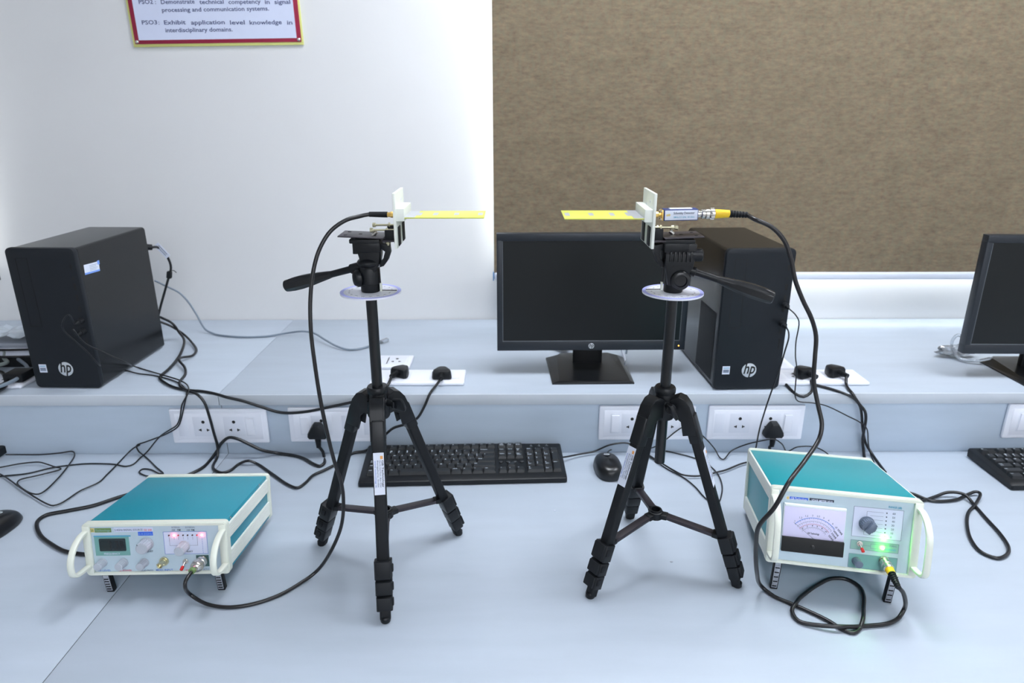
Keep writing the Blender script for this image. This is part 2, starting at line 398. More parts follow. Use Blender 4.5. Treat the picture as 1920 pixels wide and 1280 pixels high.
# ------------------------------------------------------------------ computer towers
TW, TD, TH = .153, .29, .328
def rrect(w_, h_, r_, n_=6, cx=0, cz=0):
    o = []
    for sx, sz, a0 in ((1, 1, 0), (-1, 1, 90), (-1, -1, 180), (1, -1, 270)):
        for k in range(n_ + 1):
            a = R(a0 + 90 * k / n_); o.append((cx + sx * (w_ / 2 - r_) + r_ * math.cos(a), cz + sz * (h_ / 2 - r_) + r_ * math.sin(a)))
    return o
def hp_badge(b, x, y, z, r):
    b.lathe([(r, 0), (r, .0008), (r * .94, .0012)], (x, y, z), (0, -1, 0), SILV, 40)
    b.text('hp', XZ(x, y - .00125, z - r * .45), HOLE, r * 2.25, width=r * 1.5, align='C', shear=.22)
def tower(label, loc, rz, sticker, vent):
    th = thing('computer_tower', label, 'computer', loc, (0, 0, rz), 'black desktop computer towers')
    MB().prism(rrect(TW - .003, TH - .006, .008, cz=TH / 2 + .001), .016, TD, CASE).build('case', th)
    b = MB().prism(rrect(TW, TH - .002, .011, cz=TH / 2 + .001), 0, .0155, FRONT, bev=.003)
    b.build('front_panel', th)
    b = MB(); x0, x1, z0, z1 = -.056, -.030, .150, .306; q = .0010
    for a in ((x0, x0 + q, z0, z1), (x1 - q, x1, z0, z1), (x0, x1, z1 - q, z1), (x0, x1, z0, z0 + q)): b.bx(a[0], a[1], -.0003, .0005, a[2], a[3], HOLE)
    b.build('drive_cover_outline', th)
    zz = .285
    for k, (hh, ww) in enumerate(((.012, .004), (.006, .004), (.013, .0055), (.013, .0055), (.013, .0055), (.013, .0055), (.012, .0055), (.024, .003))):
        zc = (.286, .262, .243, .218, .192, .166, .141, .112)[k]
        MB().prism(rrect(ww, hh, .001, 2, .0635, zc), -.0004, .002, HOLE).build('front_port' if k > 1 else 'status_light', th)
    b = MB(); hp_badge(b, .002, -.0002, .049, .0168); b.build('round_badge', th)
    b = MB().bx(-.0595, -.0425, -.0006, .0004, .040, .0595, PAPER)
    b.bx(-.0575, -.0445, -.0008, -.0005, .044, .0515, INKG).bx(-.0575, -.0445, -.0008, -.0005, .0545, .056, INKC); b.build('processor_sticker', th)
    b = MB()
    for k in range(22):
        for j in range(10):
            if vent: b.box((-TW / 2 + .0013, .035 + j * .011, .022 + k * .007), (.0008, .007, .0035), HOLE)
    if vent: b.bx(-TW / 2 + .0008, -TW / 2 + .0016, .030, .142, .016, .176, BLKM); b.build('side_vent', th)
    else: b.bm.free()
    b = MB().bx(-TW / 2 + .008, TW / 2 - .008, TD, TD + .0015, .01, TH - .008, ALU)
    b.bx(-.06, .02, TD, TD + .004, TH - .085, TH - .02, HOLE, .001); b.build('rear_panel', th)
    if sticker:
        mi = MAT[th.name].inverted() 
        b = MB(); X = TW / 2 - .0015
        M = Matrix.Translation((X + .0002, .052, .273)) @ Matrix.Rotation(R(90), 4, 'Z') @ Matrix.Rotation(R(90), 4, 'X') @ Matrix.Rotation(R(-3), 4, 'Z')
        def pl(x0, x1, y0, y1, m_, h=.0003):
            t_ = bmesh.new(); bmesh.ops.create_cube(t_, size=1)
            b.merge(t_, m_, M @ Matrix.Translation(((x0 + x1) / 2, (y0 + y1) / 2, h / 2)) @ Matrix.Diagonal((x1 - x0, y1 - y0, h, 1)))
        pl(-.027, .027, -.011, .011, PAPER); pl(-.027, .027, -.011, -.007, PAPERB, .0005); pl(.022, .030, .004, .013, PAPERB, .0004)
        for k in range(4): pl(-.008, .02 - .004 * (k % 2), .006 - k * .0035, .0068 - k * .0035, INKG, .0005)
        b.build('asset_sticker', th)
    return th
towL = tower('black desktop tower with blue-edged sticker, standing beside the white wall', (-1.0141, 1.4654, SH), R(-1.76), True, True)
towM = tower('black desktop tower beside the monitor, behind a tripod handle', (.5464, 1.4475, SH), R(2.2), False, True)

# ------------------------------------------------------------------ monitors
def monitor(label, loc, rz, foot_rz=0):
    th = thing('monitor', label, 'monitor', loc, (0, 0, rz), 'black flat monitors on wedge-shaped stands')
    W, H, zb, D = .4505, .281, .0635, .022; bz = .013; bb = .023
    b = MB(); y0 = -.028
    b.bx(-W / 2, W / 2, y0, y0 + D, zb, zb + bb, BEZ, .0012); b.bx(-W / 2, W / 2, y0, y0 + D, zb + H - bz - .004, zb + H, BEZ, .0012)
    for s_ in (-1, 1): b.bx(s_ * W / 2, s_ * (W / 2 - bz), y0, y0 + D, zb + bb - .002, zb + H - bz, BEZ, .0012)
    b.bx(-W / 2 + .006, W / 2 - .006, y0 + D - .002, y0 + D + .012, zb + .01, zb + H - .01, BLKM, .005)
    b.bx(-.13, .13, y0 + D + .01, y0 + D + .03, zb + .04, zb + H - .06, BLKM, .008)
    b.build('housing', th)
    q = .0015; b = MB(); xa, xb, za, zb2 = -W / 2 + bz, W / 2 - bz, zb + bb, zb + H - bz - .004
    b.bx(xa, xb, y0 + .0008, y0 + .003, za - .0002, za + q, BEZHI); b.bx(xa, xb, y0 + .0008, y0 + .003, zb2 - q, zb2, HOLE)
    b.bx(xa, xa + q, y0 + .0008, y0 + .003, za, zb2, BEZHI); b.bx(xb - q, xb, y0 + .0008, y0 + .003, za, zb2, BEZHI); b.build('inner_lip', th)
    MB().bx(xa + q, xb - q, y0 + .002, y0 + .006, za + q, zb2 - q, SCREEN).build('screen', th)
    b = MB(); hp_badge(b, .0, y0 - .0001, zb + .0115, .0068); b.build('round_badge', th)
    MB().bx(W / 2 - .0165, W / 2 - .0135, y0 - .0006, y0 + .001, zb + .0095, zb + .0118, LED_O, .0005).build('power_light', th)
    for k in range(4): MB().bx(W / 2 - .07 + k * .011, W / 2 - .063 + k * .011, y0 + .006, y0 + .012, zb - .001, zb + .002, BLKS, .0005).build('button', th)
    # neck
    b = MB().bx(-.0365, .0365, .030, .046, .008, .20, BLKS, .003); b.bx(-.04, .04, .012, .045, .15, .21, BLKM, .004); b.build('neck', th)
    # foot: chamfered slab
    Mr = Matrix.Rotation(foot_rz, 4, 'Z')
    t_ = bmesh.new()
    lo = [(-.0965, -.088), (.0965, -.088), (.100, .086), (.068, .104), (-.068, .104), (-.100, .086)]
    hi = [(-.0725, -.064), (.0955, -.084), (.066, .094), (.052, .100), (-.052, .100), (-.078, .094)]
    hi = [(-.080, -.079), (.088, -.082), (.082, .080), (.060, .098), (-.060, .098), (-.072, .082)]
    v0 = [t_.verts.new((x, y, 0)) for x, y in lo]; v1 = [t_.verts.new((x, y, .0035)) for x, y in lo]; v2 = [t_.verts.new((x, y, .0125 if y > 0 else .006)) for x, y in hi]
    for A, B in ((v0, v1), (v1, v2)):
        for k in range(6): t_.faces.new((A[k], A[(k + 1) % 6], B[(k + 1) % 6], B[k]))
    t_.faces.new(v0[::-1]); t_.faces.new(v2); bmesh.ops.recalc_face_normals(t_, faces=t_.faces[:])
    MB().merge(t_, BLKS, Mr).build('foot', th, ang=8)
    return th
mon = monitor('black flat monitor behind a tripod, in front of the brown blind', (.199, 1.572, SH), R(.7))
mon2 = place(copy_tree(mon), (1.302, 1.538, SH), (0, 0, R(-1)), 'black flat monitor cropped at the picture edge, with clear plastic wrap behind its stand')

# ------------------------------------------------------------------ keyboards and mice
U = .0187
def keyboard(label, loc, rz):
    th = thing('keyboard', label, 'keyboard', loc, (0, 0, rz), 'black wired keyboards')
    W, D = .448, .150
    def ztop(y): return .0125 + (y / D) * .0115 if y > .022 else .0095 + .0030 * y / .022
    t_ = bmesh.new(); prof = [(0, .0015), (0, .0115), (.003, .0132), (.022, .0138), (D - .003, .0235), (D, .021), (D - .001, .004), (.004, 0.0)]
    rows = []
    for x, k in ((-W / 2, 1), (-W / 2 + .003, 0), (W / 2 - .003, 0), (W / 2, 1)):
        rows.append([t_.verts.new((x, y + (.003 if k and y < .01 else (-.002 if k and y > .1 else 0)), z - (.002 if k and z > .005 else 0))) for y, z in prof])
    for A, B in zip(rows, rows[1:]):
        for k in range(8): t_.faces.new((A[k], A[(k + 1) % 8], B[(k + 1) % 8], B[k]))
    t_.faces.new(rows[0]); t_.faces.new(rows[-1][::-1]); bmesh.ops.recalc_face_normals(t_, faces=t_.faces[:])
    b = MB().merge(t_, BLK)
    sl = math.atan2(.010, D - .025); base_y = .0235
    def Kf(x, y, h):   # surface point above sloped deck
        return Vector((x, y, .0135 + (y - .022) * .010 / (D - .025) + h))
    for (a, c, d0, d1) in ((-.2105, .0715, .0225, .1185), (-.2105, .0715, .1215, .1405), (.076, .135, .0225, .0425), (.0955, .1155, .042, .0625), (.076, .135, .078, .1185), (.076, .135, .1215, .1405), (.1395, .2155, .0225, .1185)):
        cy = (d0 + d1) / 2; p = Kf((a + c) / 2, cy, .0001)
        b.box(p, (c - a, d1 - d0, .0004), HOLE, rot=(sl, 0, 0))
    b.build('body', th)
    def key(xc, yc, wk, hk, leg, ls=.0052):
        t_ = bmesh.new(); a, c = wk / 2 - .0006, hk / 2 - .0006; H = .0062
        b0 = [t_.verts.new(v) for v in ((-a, -c, 0), (a, -c, 0), (a, c, 0), (-a, c, 0))]
        ta, tc = a - .0022, c - .0024
        b1 = [t_.verts.new((x, y + .0006, H)) for x, y in ((-ta, -tc), (ta, -tc), (ta, tc), (-ta, tc))]
        t_.faces.new(b0[::-1]); t_.faces.new(b1)
        for k in range(4): t_.faces.new((b0[k], b0[(k + 1) % 4], b1[(k + 1) % 4], b1[k]))
        bmesh.ops.bevel(t_, geom=[e for e in t_.edges if max(v.co.z for v in e.verts) > .003], offset=.0007, segments=2, affect='EDGES')
        kb = MB().merge(t_, KEYM)
        for j, s_ in enumerate(leg):
            big = len(s_) == 1
            kb.text(s_, Matrix.Translation((-ta + .001, tc - .0042 - j * .0048, H + .00008)), LEGEND, ls if big else .0038)
        o = kb.build('key', th); o.location = Kf(xc, yc, .0004); o.rotation_euler = (sl, 0, 0)
    x0 = -.2095; rowy = [.0325 + k * .0186 for k in range(5)]
    def row(y, ks):
        x = x0
        for wk, leg in ks:
            if leg is not None: key(x + wk * U / 2, y, wk * U, .0186, leg)
            x += wk * U
    row(rowy[4], [(1, ['~', '`'])] + [(1, [a, c]) for a, c in zip('!@#$%^&*()_+', '1234567890-=')] + [(2, ['Backspace'])])
    row(rowy[3], [(1.5, ['Tab'])] + [(1, [c]) for c in 'QWERTYUIOP'] + [(1, ['{', '[']), (1, ['}', ']']), (1.5, ['|'])])
    row(rowy[2], [(1.75, ['Caps', 'Lock'])] + [(1, [c]) for c in 'ASDFGHJKL'] + [(1, [':', ';']), (1, ['"', "'"]), (2.25, ['Enter'])])
    row(rowy[1], [(2.25, ['Shift'])] + [(1, [c]) for c in 'ZXCVBNM'] + [(1, ['<', ',']), (1, ['>', '.']), (1, ['?', '/']), (2.75, ['Shift'])])
    row(rowy[0], [(1.5, ['Ctrl']), (1, ['#']), (1.25, ['Alt']), (6, ['']), (1.25, ['Alt Gr']), (1.25, ['#']), (1.25, ['=']), (1.5, ['Ctrl'])])
    x = x0; yf = .131
    for k, s_ in enumerate(['Esc', None, 'F1', 'F2', 'F3', 'F4', .5, 'F5', 'F6', 'F7', 'F8', .5, 'F9', 'F10', 'F11', 'F12']):
        if isinstance(s_, float): x += s_ * U; continue
        if s_: key(x + U / 2, yf, U, .0165, [s_])
        x += U
    for k, s_ in enumerate((['PrtSc', 'SysRq'], ['Scroll', 'Lock'], ['Pause', 'Break'])): key(.0865 + k * .0192, yf, U, .0165, s_)
    for k, s_ in enumerate((['Insert'], ['Home'], ['Page', 'Up'])): key(.0865 + k * .0192, rowy[4], U, .0186, s_)
    for k, s_ in enumerate((['Delete'], ['End'], ['Page', 'Down'])): key(.0865 + k * .0192, rowy[3], U, .0186, s_)
    for k, s_ in enumerate('<v>'): key(.0865 + k * .0192, rowy[0], U, .0186, [s_])
    key(.1057, rowy[1], U, .0186, ['^'])
    nx = .149
    for r_, ks in ((4, ('Num', '/', '*', '-')), (3, ('7', '8', '9')), (2, ('4', '5', '6')), (1, ('1', '2', '3'))):
        for k, s_ in enumerate(ks): key(nx + k * .0187, rowy[r_], U, .0186, [s_] if len(s_) > 1 or r_ == 4 else [s_, {'7': 'Home', '9': 'PgUp', '4': '<', '6': '>', '1': 'End', '3': 'PgDn', '8': '^', '2': 'v', '5': ''}[s_]])
    key(nx + .00935, rowy[0], 2 * U, .0186, ['0', 'Ins']); key(nx + .0374, rowy[0], U, .0186, ['.', 'Del'])
    key(nx + .0561, (rowy[3] + rowy[2]) / 2, U, .0372, ['+']); key(nx + .0561, (rowy[1] + rowy[0]) / 2, U, .0372, ['Enter'])
    for k in range(4): MB().lathe([(.0048, 0), (.0044, .0022), (.003, .003), (0, .0032)], Kf(.083 + k * .0155, .0665, 0), (0, -.08, 1), KEYM, 16).build('media_button', th)
    for k in range(3):
        p = Kf(.155 + k * .018, .135, .0002); b = MB().box(p, (.002, .001, .0005), LEGEND); b.text(('Num', 'Caps', 'Scroll')[k], Matrix.Translation(p + Vector((0, -.006, 0))) @ Matrix.Rotation(sl, 4, 'X'), LEGEND, .003, align='C'); b.build('indicator_light', th)
    return th
kb = keyboard('black wired keyboard on the desk behind a tripod', (-.0965, 1.2895, 0), R(2.2))
place(copy_tree(kb), (1.289, 1.262, 0), (0, 0, R(.5)), 'black wired keyboard at the right end of the desk, below the cropped monitor')
place(copy_tree(kb), (-1.405, 1.315, 0), (0, 0, R(-3)), 'black wired keyboard of which only one corner shows, by the thin cables')
def mouse(label, loc, rz):
    th = thing('mouse', label, 'mouse', loc, (0, 0, rz), 'black wired mice')
    t_ = bmesh.new(); nu, nv = 28, 10; rings = []
    for j in range(nv + 1):
        a = math.pi / 2 * j / nv; ring = []
        for i in range(nu):
            ph = 2 * math.pi * i / nu; cx, cy = math.cos(ph), math.sin(ph)
            sx = .0300 * (abs(cx) ** .8) * (1 if cx > 0 else -1); sy = .052 * (abs(cy) ** .85) * (1 if cy > 0 else -1)
            sh = math.cos(a) ** .55 if j < nv else 0; z = .004 + .031 * math.sin(a) ** .9
            y = sy * sh - .006 * math.sin(a); wz = 1 - .10 * (sy / .052) ** 2
            ring.append(t_.verts.new((sx * sh * (1 - .06 * cy), y, z * wz)))
        rings.append(ring)
    for A, B in zip(rings, rings[1:]):
        for k in range(nu): t_.faces.new((A[k], A[(k + 1) % nu], B[(k + 1) % nu], B[k]))
    low = [t_.verts.new((v.co.x * .93, v.co.y * .95, 0.0004)) for v in rings[0]]
    for k in range(nu): t_.faces.new((low[k], low[(k + 1) % nu], rings[0][(k + 1) % nu], rings[0][k]))
    t_.faces.new(low[::-1]); bmesh.ops.remove_doubles(t_, verts=t_.verts[:], dist=1e-5); bmesh.ops.recalc_face_normals(t_, faces=t_.faces[:])
    MB().merge(t_, BLKS).build('shell', th, ang=60)
    b = MB(); pp = []
    for k in range(13):
        x = -.026 + .052 * k / 12; pp.append((x, -.024 - .010 * (1 - (x / .026) ** 2), .0262 - .0095 * (x / .026) ** 2))
    b.tube(smooth_path(pp, .003), .0007, HOLE, 6); b.build('button_seam', th)
    MB().cyl((-.0032, -.036, .0185), (.0032, -.036, .0185), .0085, BLKM, n=20, bev=.001).build('scroll_wheel', th)
    b = MB(); b.lathe([(.0065, 0), (.0065, .0006)], (0, .0145, .0322), (0, .22, 1), SILV, 24); b.text('hp', Matrix.Translation((0, .0125, .0334)) @ Matrix.Rotation(R(-12), 4, 'X'), HOLE, .0075, align='C', shear=.2); b.build('round_badge', th)
    return th
# this mouse has its palm end towards the camera
ms = mouse('black wired mouse beside the keyboard and a tripod foot', (.2215, 1.352, 0), R(4))
place(copy_tree(ms), (-.98, 1.125, 0), (0, 0, R(-10)), 'black wired mouse cut off at the picture edge, beside the signal generator')

# ------------------------------------------------------------------ sockets and plugs
def socket_holes(b, x, z, y):
    b.lathe([(.0038, 0), (.0038, .0004)], (x, y, z + .0115), (0, -1, 0), HOLE, 20)
    for s_ in (-1, 1):
        b.box((x + s_ * .0094, y - .0002, z - .0085), (.0052, .0005, .0028), HOLE); b.box((x + s_ * .0115 - s_ * .0042, y - .0002, z - .0085), (.0026, .0005, .0062), HOLE)
def plate(label, M, wp, items, group, hh=.087):
    th = thing('socket_plate', label, 'power socket', M.to_translation(), M.to_euler(), group)
    b = MB(); b.prism(rrect(wp, hh, .004, 4), -.009, 0, WHT, bev=.004); b.prism(rrect(wp - .022, hh - .022, .002, 3), -.0098, -.008, WHT, bev=.0004)
    b.build('cover_plate', th)
    y = -.0100
    for kind, x in items:
        if kind == 'S':
            b = MB().bx(x - .0235, x + .0235, y, y + .002, -.0245, .0245, WHTM, .0005); socket_holes(b, x, 0, y); b.build('socket', th)
        elif kind == 'W':
            b = MB().bx(x - .0115, x + .0115, y, y + .002, -.0245, .0245, WHTM, .0005); b.build('switch_frame', th)
            t_ = bmesh.new(); 
            pr = [(y, -.021), (y - .0012, -.021), (y - .0038, .018), (y - .003, .021), (y, .021)]
            MB().prism(pr, x - .0085, x + .0085, WHT, 'yz').build('rocker_switch', th); t_.free()
        elif kind == 'B': MB().bx(x - .0115, x + .0115, y, y + .002, -.0245, .0245, WHTM, .0005).build('blank_module', th)
    return th
def wallM(x, z): return Matrix.Translation((x, YR - .0002, z))
def shelfM(x, y, rz=0): return Matrix.Translation((x, y, SH)) @ Matrix.Rotation(R(rz), 4, 'Z') @ Matrix.Rotation(R(-90), 4, 'X')
GR = 'white socket plates on the desk riser'
plate('white socket plate on the riser behind the signal generator, two empty sockets', wallM(-.665, .074), .222, [('B', -.082), ('S', -.035), ('S', .035), ('W', .073)], GR)
plate('white socket plate on the riser with a black plug, partly behind a tripod leg', wallM(-.394, .0765), .222, [('W', -.073), ('S', -.035), ('S', .035), ('B', .073)], GR)
plate('white socket plate on the riser behind the mouse and tripod, two empty sockets', wallM(.320, .079), .222, [('W', -.073), ('S', -.035), ('S', .050), ('B', .085)], GR)
plate('white socket plate on the riser with plug and switch, under the middle tower', wallM(.572, .079), .222, [('B', -.085), ('S', -.038), ('S', .032), ('W', .073)], GR)
plate('white socket plate on the riser at the far end, below the cropped monitor', wallM(1.262, .081), .222, [('W', -.073), ('S', -.035), ('S', .035), ('B', .075)], GR)
GS = 'white socket plates set in the shelf'
plate('white socket plate flat on the shelf holding two plugs, behind the first tripod', shelfM(-.2135, 1.519), .222, [('B', -.085), ('S', -.042), ('S', .051), ('W', .09)], GS)
plate('small white socket plate flat on the shelf behind the two-plug plate', shelfM(-.288, 1.622), .09, [('B', -.026), ('S', .006)], GS)
plate('white socket plate flat on the shelf holding two plugs, beside the middle tower', shelfM(.734, 1.514), .222, [('B', -.09), ('S', -.048), ('S', .045), ('B', .082)], GS)
plate('small white socket plate on the shelf, half hidden behind the middle tower', shelfM(.664, 1.61), .09, [('B', -.026), ('S', .006)], GS)
plate('white socket plate on the shelf under the tangle of cables', shelfM(-1.235, 1.506), .222, [('B', -.08), ('S', -.04), ('S', .04), ('W', .085)], GS)

def plug_shape(b, M):     # local: cable leaves towards -y(local), pins towards -z; z up is the back of the plug
    t_ = bmesh.new(); pts = []
    base = [(-.019, -.017), (.019, -.017), (.0225, -.012), (.0215, -.004), (.012, .013), (.007, .019), (-.007, .019), (-.012, .013), (-.0215, -.004), (-.0225, -.012)]
    lv = [(0, 1), (.004, 1.03), (.016, .98), (.020, .88), (.0215, .7)]
    rings = [[t_.verts.new((x * k, y * k, h)) for x, y in base] for h, k in lv]
    for A, B in zip(rings, rings[1:]):
        for k in range(10): t_.faces.new((A[k], A[(k + 1) % 10], B[(k + 1) % 10], B[k]))
    t_.faces.new(rings[0][::-1]); t_.faces.new(rings[-1]); bmesh.ops.recalc_face_normals(t_, faces=t_.faces[:])
    b.merge(t_, BLK, M)
    pr = [(.0075, 0), (.0075, .003)]; h = .003
    for k in range(5): pr += [(.0062 - k * .0003, h), (.0062 - k * .0003, h + .0018), (.0070 - k * .0004, h + .002), (.0070 - k * .0004, h + .0042)]; h += .0044
    c = MB(); c.lathe(pr, (0, -.015, .0105), (0, -1, 0), BLK, 16)
    t2 = c.bm; b.merge(t2, BLK, M)
def cord(label, cat, pts, r, m, plugM=None, group=None, name='mains_cable', extra=None, step=.006):
    p = smooth_path(pts, step)
    if plugM is None and extra is None:
        o = MB()
        th = bpy.data.objects.new('tmp', None); bpy.data.objects.remove(th)
        o = o.tube([q - p[0] for q in p], r, m).build(name); o.location = p[0]; tag(o, label, cat, group); return o
    th = thing(name, label, cat, plugM.to_translation() if plugM else p[0], group=group)
    MB().tube(p, r, m).build('cable', th, world=True)
    if plugM:
        b = MB(); plug_shape(b, plugM); b.build('plug', th, world=True)
    if extra: extra(th)
    return th
def Z(pts, z): return [onz(a, c, z) for a, c in pts]
def Y(pts, y): return [ony(a, c, y) for a, c in pts]
SZ = SH + .0045; DZ = .0038
# plugs: rotation so that local z leaves the plate
def riser_plug(px, py, tilt=0):
    p = ony(px, py, YR - .0115); return Matrix.Translation(p) @ Matrix.Rotation(R(90), 4, 'X') @ Matrix.Rotation(R(tilt), 4, 'Z')
def shelf_plug(px, py, rz=0):
    p = onz(px, py, SH + .0115); return Matrix.Translation(p) @ Matrix.Rotation(R(rz), 4, 'Z')

GP = 'black mains power cords'
# A: first shelf plug -> over the edge -> back of tower L
pm = shelf_plug(753, 703, -28); s0 = pm @ Vector((0, -.038, .0105))
YO = YE - .008
cord('thick black power cord sagging below the shelf edge, from the plug nearest the first tripod', 'power cord',
     [s0] + [onz(727, 722, SH + .006), ony(706, 741, YE - .006)] + Y([(663, 753), (617, 763), (573, 771.7), (538, 774), (519, 771.7), (488, 762), (453, 751), (425, 744.5)], YO) + [ony(407, 739, YE - .004)]
     + Z([(380, 733.5), (354, 731.5), (333.5, 728), (313, 720), (300, 707)], SH + .0035) + Z([(315, 693), (331, 675)], SH + .006) + [onz(339, 662, SH + .012), onz(345, 636, SH + .02), onz(336, 623, SH + .03), onz(323, 606, SH + .05), ony(300, 594, 1.785)],
     .0034, RUB, pm, GP)
# B: second shelf plug -> desk -> behind generator -> up to tower L
pm = shelf_plug(829, 706, 2); s0 = pm @ Vector((0, -.038, .0105))
cord('black power cord from the second shelf plug, running behind the tripod and over the desk', 'power cord',
     [s0, onz(818, 722, SH + .008), ony(806, 738, YE - .007)] + [ony(795, 763, 1.415), ony(782, 784, 1.410), ony(761.5, 794.6, 1.41), ony(738, 802, 1.41), ony(722, 815, 1.415)]
     + [ony(700, 834, 1.425), onz(685, 845, .006)] + Z([(663, 849), (641, 862.5), (628, 871), (606, 882), (586.6, 891), (573.5, 904), (558, 914), (540.6, 908.5), (508, 886.6), (481.6, 869)], DZ) + [onz(466, 863.6, .012)] + Z([(449, 869), (431, 882), (417, 886), (402, 880), (399.5, 873)], DZ)
     + [onz(408, 854, .010), ony(408, 838, 1.415), ony(400.6, 810, 1.412), ony(392, 779, 1.412), ony(383, 754, 1.414), ony(371, 740, YE - .008)]
     + Z([(354, 733), (340, 726), (337, 716), (347.6, 701)], SH + .005) + [onz(346, 688, SH + .008), onz(336, 675, SH + .014), onz(341, 670, SH + .012), onz(359, 667, SH + .006), onz(368, 657, SH + .005), onz(359, 641, SH + .008), onz(341, 624, SH + .02), ony(320, 611, 1.80), ony(300, 603, 1.79)],
     .0031, RUB, pm, GP)
# C: riser plug -> generator
pm = riser_plug(597, 805, 0); s0 = pm @ Vector((0, -.038, .0105))
cord('black power cord from the riser plug, looping out beside the signal generator', 'power cord',
     [s0, ony(605, 846, 1.42), ony(608, 858, 1.418), onz(607, 869, .005), onz(600, 873.5, DZ)] + Z([(591, 871), (569, 859), (551.6, 853.8)], DZ) + [onz(519, 849, .006), ony(492.5, 844, 1.412), ony(466, 832, 1.412), ony(444, 822, 1.412), ony(429, 820, 1.412), ony(416, 829.7, 1.412), onz(407, 845, .012)]
     + Z([(396, 860), (381, 875.6), (361, 886.6), (320, 902), (270, 918), (222, 932), (175, 947.5), (125, 957.5), (87.5, 965), (72, 975), (69, 985), (77.5, 1005), (100, 1022), (120, 1032.5), (142, 1037), (190, 1042)], DZ),
     .0036, RUB, pm, GP)
# D: riser plug right -> meter
pm = riser_plug(1448, 803, 0); s0 = pm @ Vector((0, -.038, .0105))
mtr = Z([(1713, 926), (1745, 938), (1791, 937), (1810, 929), (1829, 925.5), (1836, 928), (1829, 945), (1816, 960), (1813, 982), (1822, 1014), (1841, 1035.6), (1869, 1046), (1888, 1039), (1891, 1026), (1875.6, 1001), (1847.5, 970), (1825.6, 945), (1807, 932.5), (1779, 928), (1750, 932), (1729, 938)], DZ)
mtr[4].z = mtr[5].z = .009; mtr[-3].z = .011; mtr[-4].z = .011; mtr[2].z = .004
cord('black power cord from the riser plug under the middle tower, running down behind the meter', 'power cord',
     [s0, ony(1443, 838, 1.42), ony(1445, 850, 1.415), onz(1450, 862, .006), onz(1480, 875, DZ)], .0036, RUB, pm, GP)
cord('thick black cord lying in a loop on the bare desk beside the meter', 'power cord', [onz(1690, 920, DZ)] + mtr + [onz(1700, 938, DZ)], .0032, RUB, group=GP)
# E, F: plugs on the shelf plate beside tower M
pm = shelf_plug(1504, 704, 28); s0 = pm @ Vector((0, -.036, .0105))
cord('black power cord curling from the shelf plug nearest the middle tower', 'power cord',
     [s0, onz(1521, 714, SH + .010), onz(1523, 723, SH + .006), ony(1519, 737, YE - .006), ony(1506.6, 744, YE - .008), ony(1493, 739, YE - .006)] + Z([(1477, 724), (1467, 712), (1460, 704)], SH + .0035) + [onz(1450, 690, SH + .004)], .0033, RUB, pm, GP)
pm = shelf_plug(1562, 702, 24); s0 = pm @ Vector((0, -.036, .0105))
cord('black power cord from the outer plug of the shelf plate beside the middle tower', 'power cord',
     [s0, onz(1587, 721, SH + .006), ony(1599, 739, YE - .006), ony(1611, 757, 1.416), ony(1621.7, 770.6, 1.412), ony(1623.4, 786, 1.412), ony(1620, 806.7, 1.414), ony(1617.4, 825.6, 1.418), ony(1619, 843, 1.424), onz(1621, 858, DZ), onz(1628, 880, DZ)], .0033, RUB, pm, GP)
cord('black cord leaving the middle tower and dropping over the shelf edge', 'cable',
     Z([(1455, 698), (1465, 703), (1486, 709), (1520, 719)], SH + .004) + [onz(1554.7, 728, SH + .004), ony(1580.5, 736.5, YE - .004), ony(1601, 746.6, 1.418), ony(1612, 760, 1.418), ony(1615.7, 777.5, 1.42), ony(1616.6, 794.7, 1.42), ony(1621.7, 825.6, 1.424), ony(1627, 837.7, 1.426), onz(1640, 858, DZ), onz(1660, 885, DZ)], .0031, RUB, name='cable')
# thin usb leads
def usb_end(th_pt, d=(0, -1, 0), ln=.022):
    def f(th):
        p = Vector(th_pt); MB().box(p + Vector(d) * ln / 2, (.0075, ln, .014), BLKM, .002).build('connector', th, world=True)
    return f
fL = MAT[towL.name]; fM = MAT[towM.name]
def usb(label, m4, zl, pts, r=.0016, mt=RUB):
    a = m4 @ Vector((.0635, -.001, zl)); c = m4 @ Vector((.0635, -.026, zl - .002))
    def ex(th): MB().tube([a, m4 @ Vector((.0635, -.014, zl - .0005)), m4 @ Vector((.0635, -.0145, zl - .0005)), c], [.0068, .0068, .0045, .0022], BLKM, 12).build('connector', th, world=True)
    return cord(label, 'cable', [c] + pts, r, mt, extra=ex, name='usb_cable')
usb('thin black cable from the upper front port of the first tower', fL, .166,
    [ony(128, 590, 1.405), ony(119, 600, 1.405), ony(118, 616.6, 1.41), ony(140.6, 639, 1.42), ony(163, 659, 1.44), ony(183, 681, 1.455)] + Z([(202.5, 688), (239, 695), (259, 700), (287, 703.5), (318, 711), (335, 718), (346, 727)], SH + .003)
    + [ony(350, 738, YE - .004), ony(346, 757, 1.42), ony(340, 784, 1.42), ony(334, 799, 1.42), ony(312, 813, 1.425), ony(275, 827.5, 1.43), ony(257, 834, 1.43), ony(256, 838, 1.42), onz(260, 846, .010)]
    + Z([(275, 858), (292.5, 875), (306, 888), (300, 888), (282.5, 880), (267.5, 879), (261, 884), (272, 891), (300, 895)], .0025))
usb('thin black cable from the lower front port of the first tower', fL, .141,
    [ony(138, 618, 1.408), ony(157.5, 642, 1.42), ony(197, 661.6, 1.445), ony(235, 679, 1.47)] + Z([(253, 687), (309, 704), (337.6, 713), (352, 723)], SH + .006)
    + [ony(352, 738, YE - .006), ony(341.6, 757.5, 1.415), ony(337, 784, 1.415), ony(331, 797, 1.415), ony(317.5, 806, 1.415), ony(300, 818, 1.418), ony(275, 847.5, 1.428), onz(262, 859, .006)]
    + Z([(250, 870), (237.5, 873.8), (212.5, 870), (162.5, 869), (125, 872.5), (100, 876), (50, 887.5), (0, 892.5), (-40, 896)], .0025))
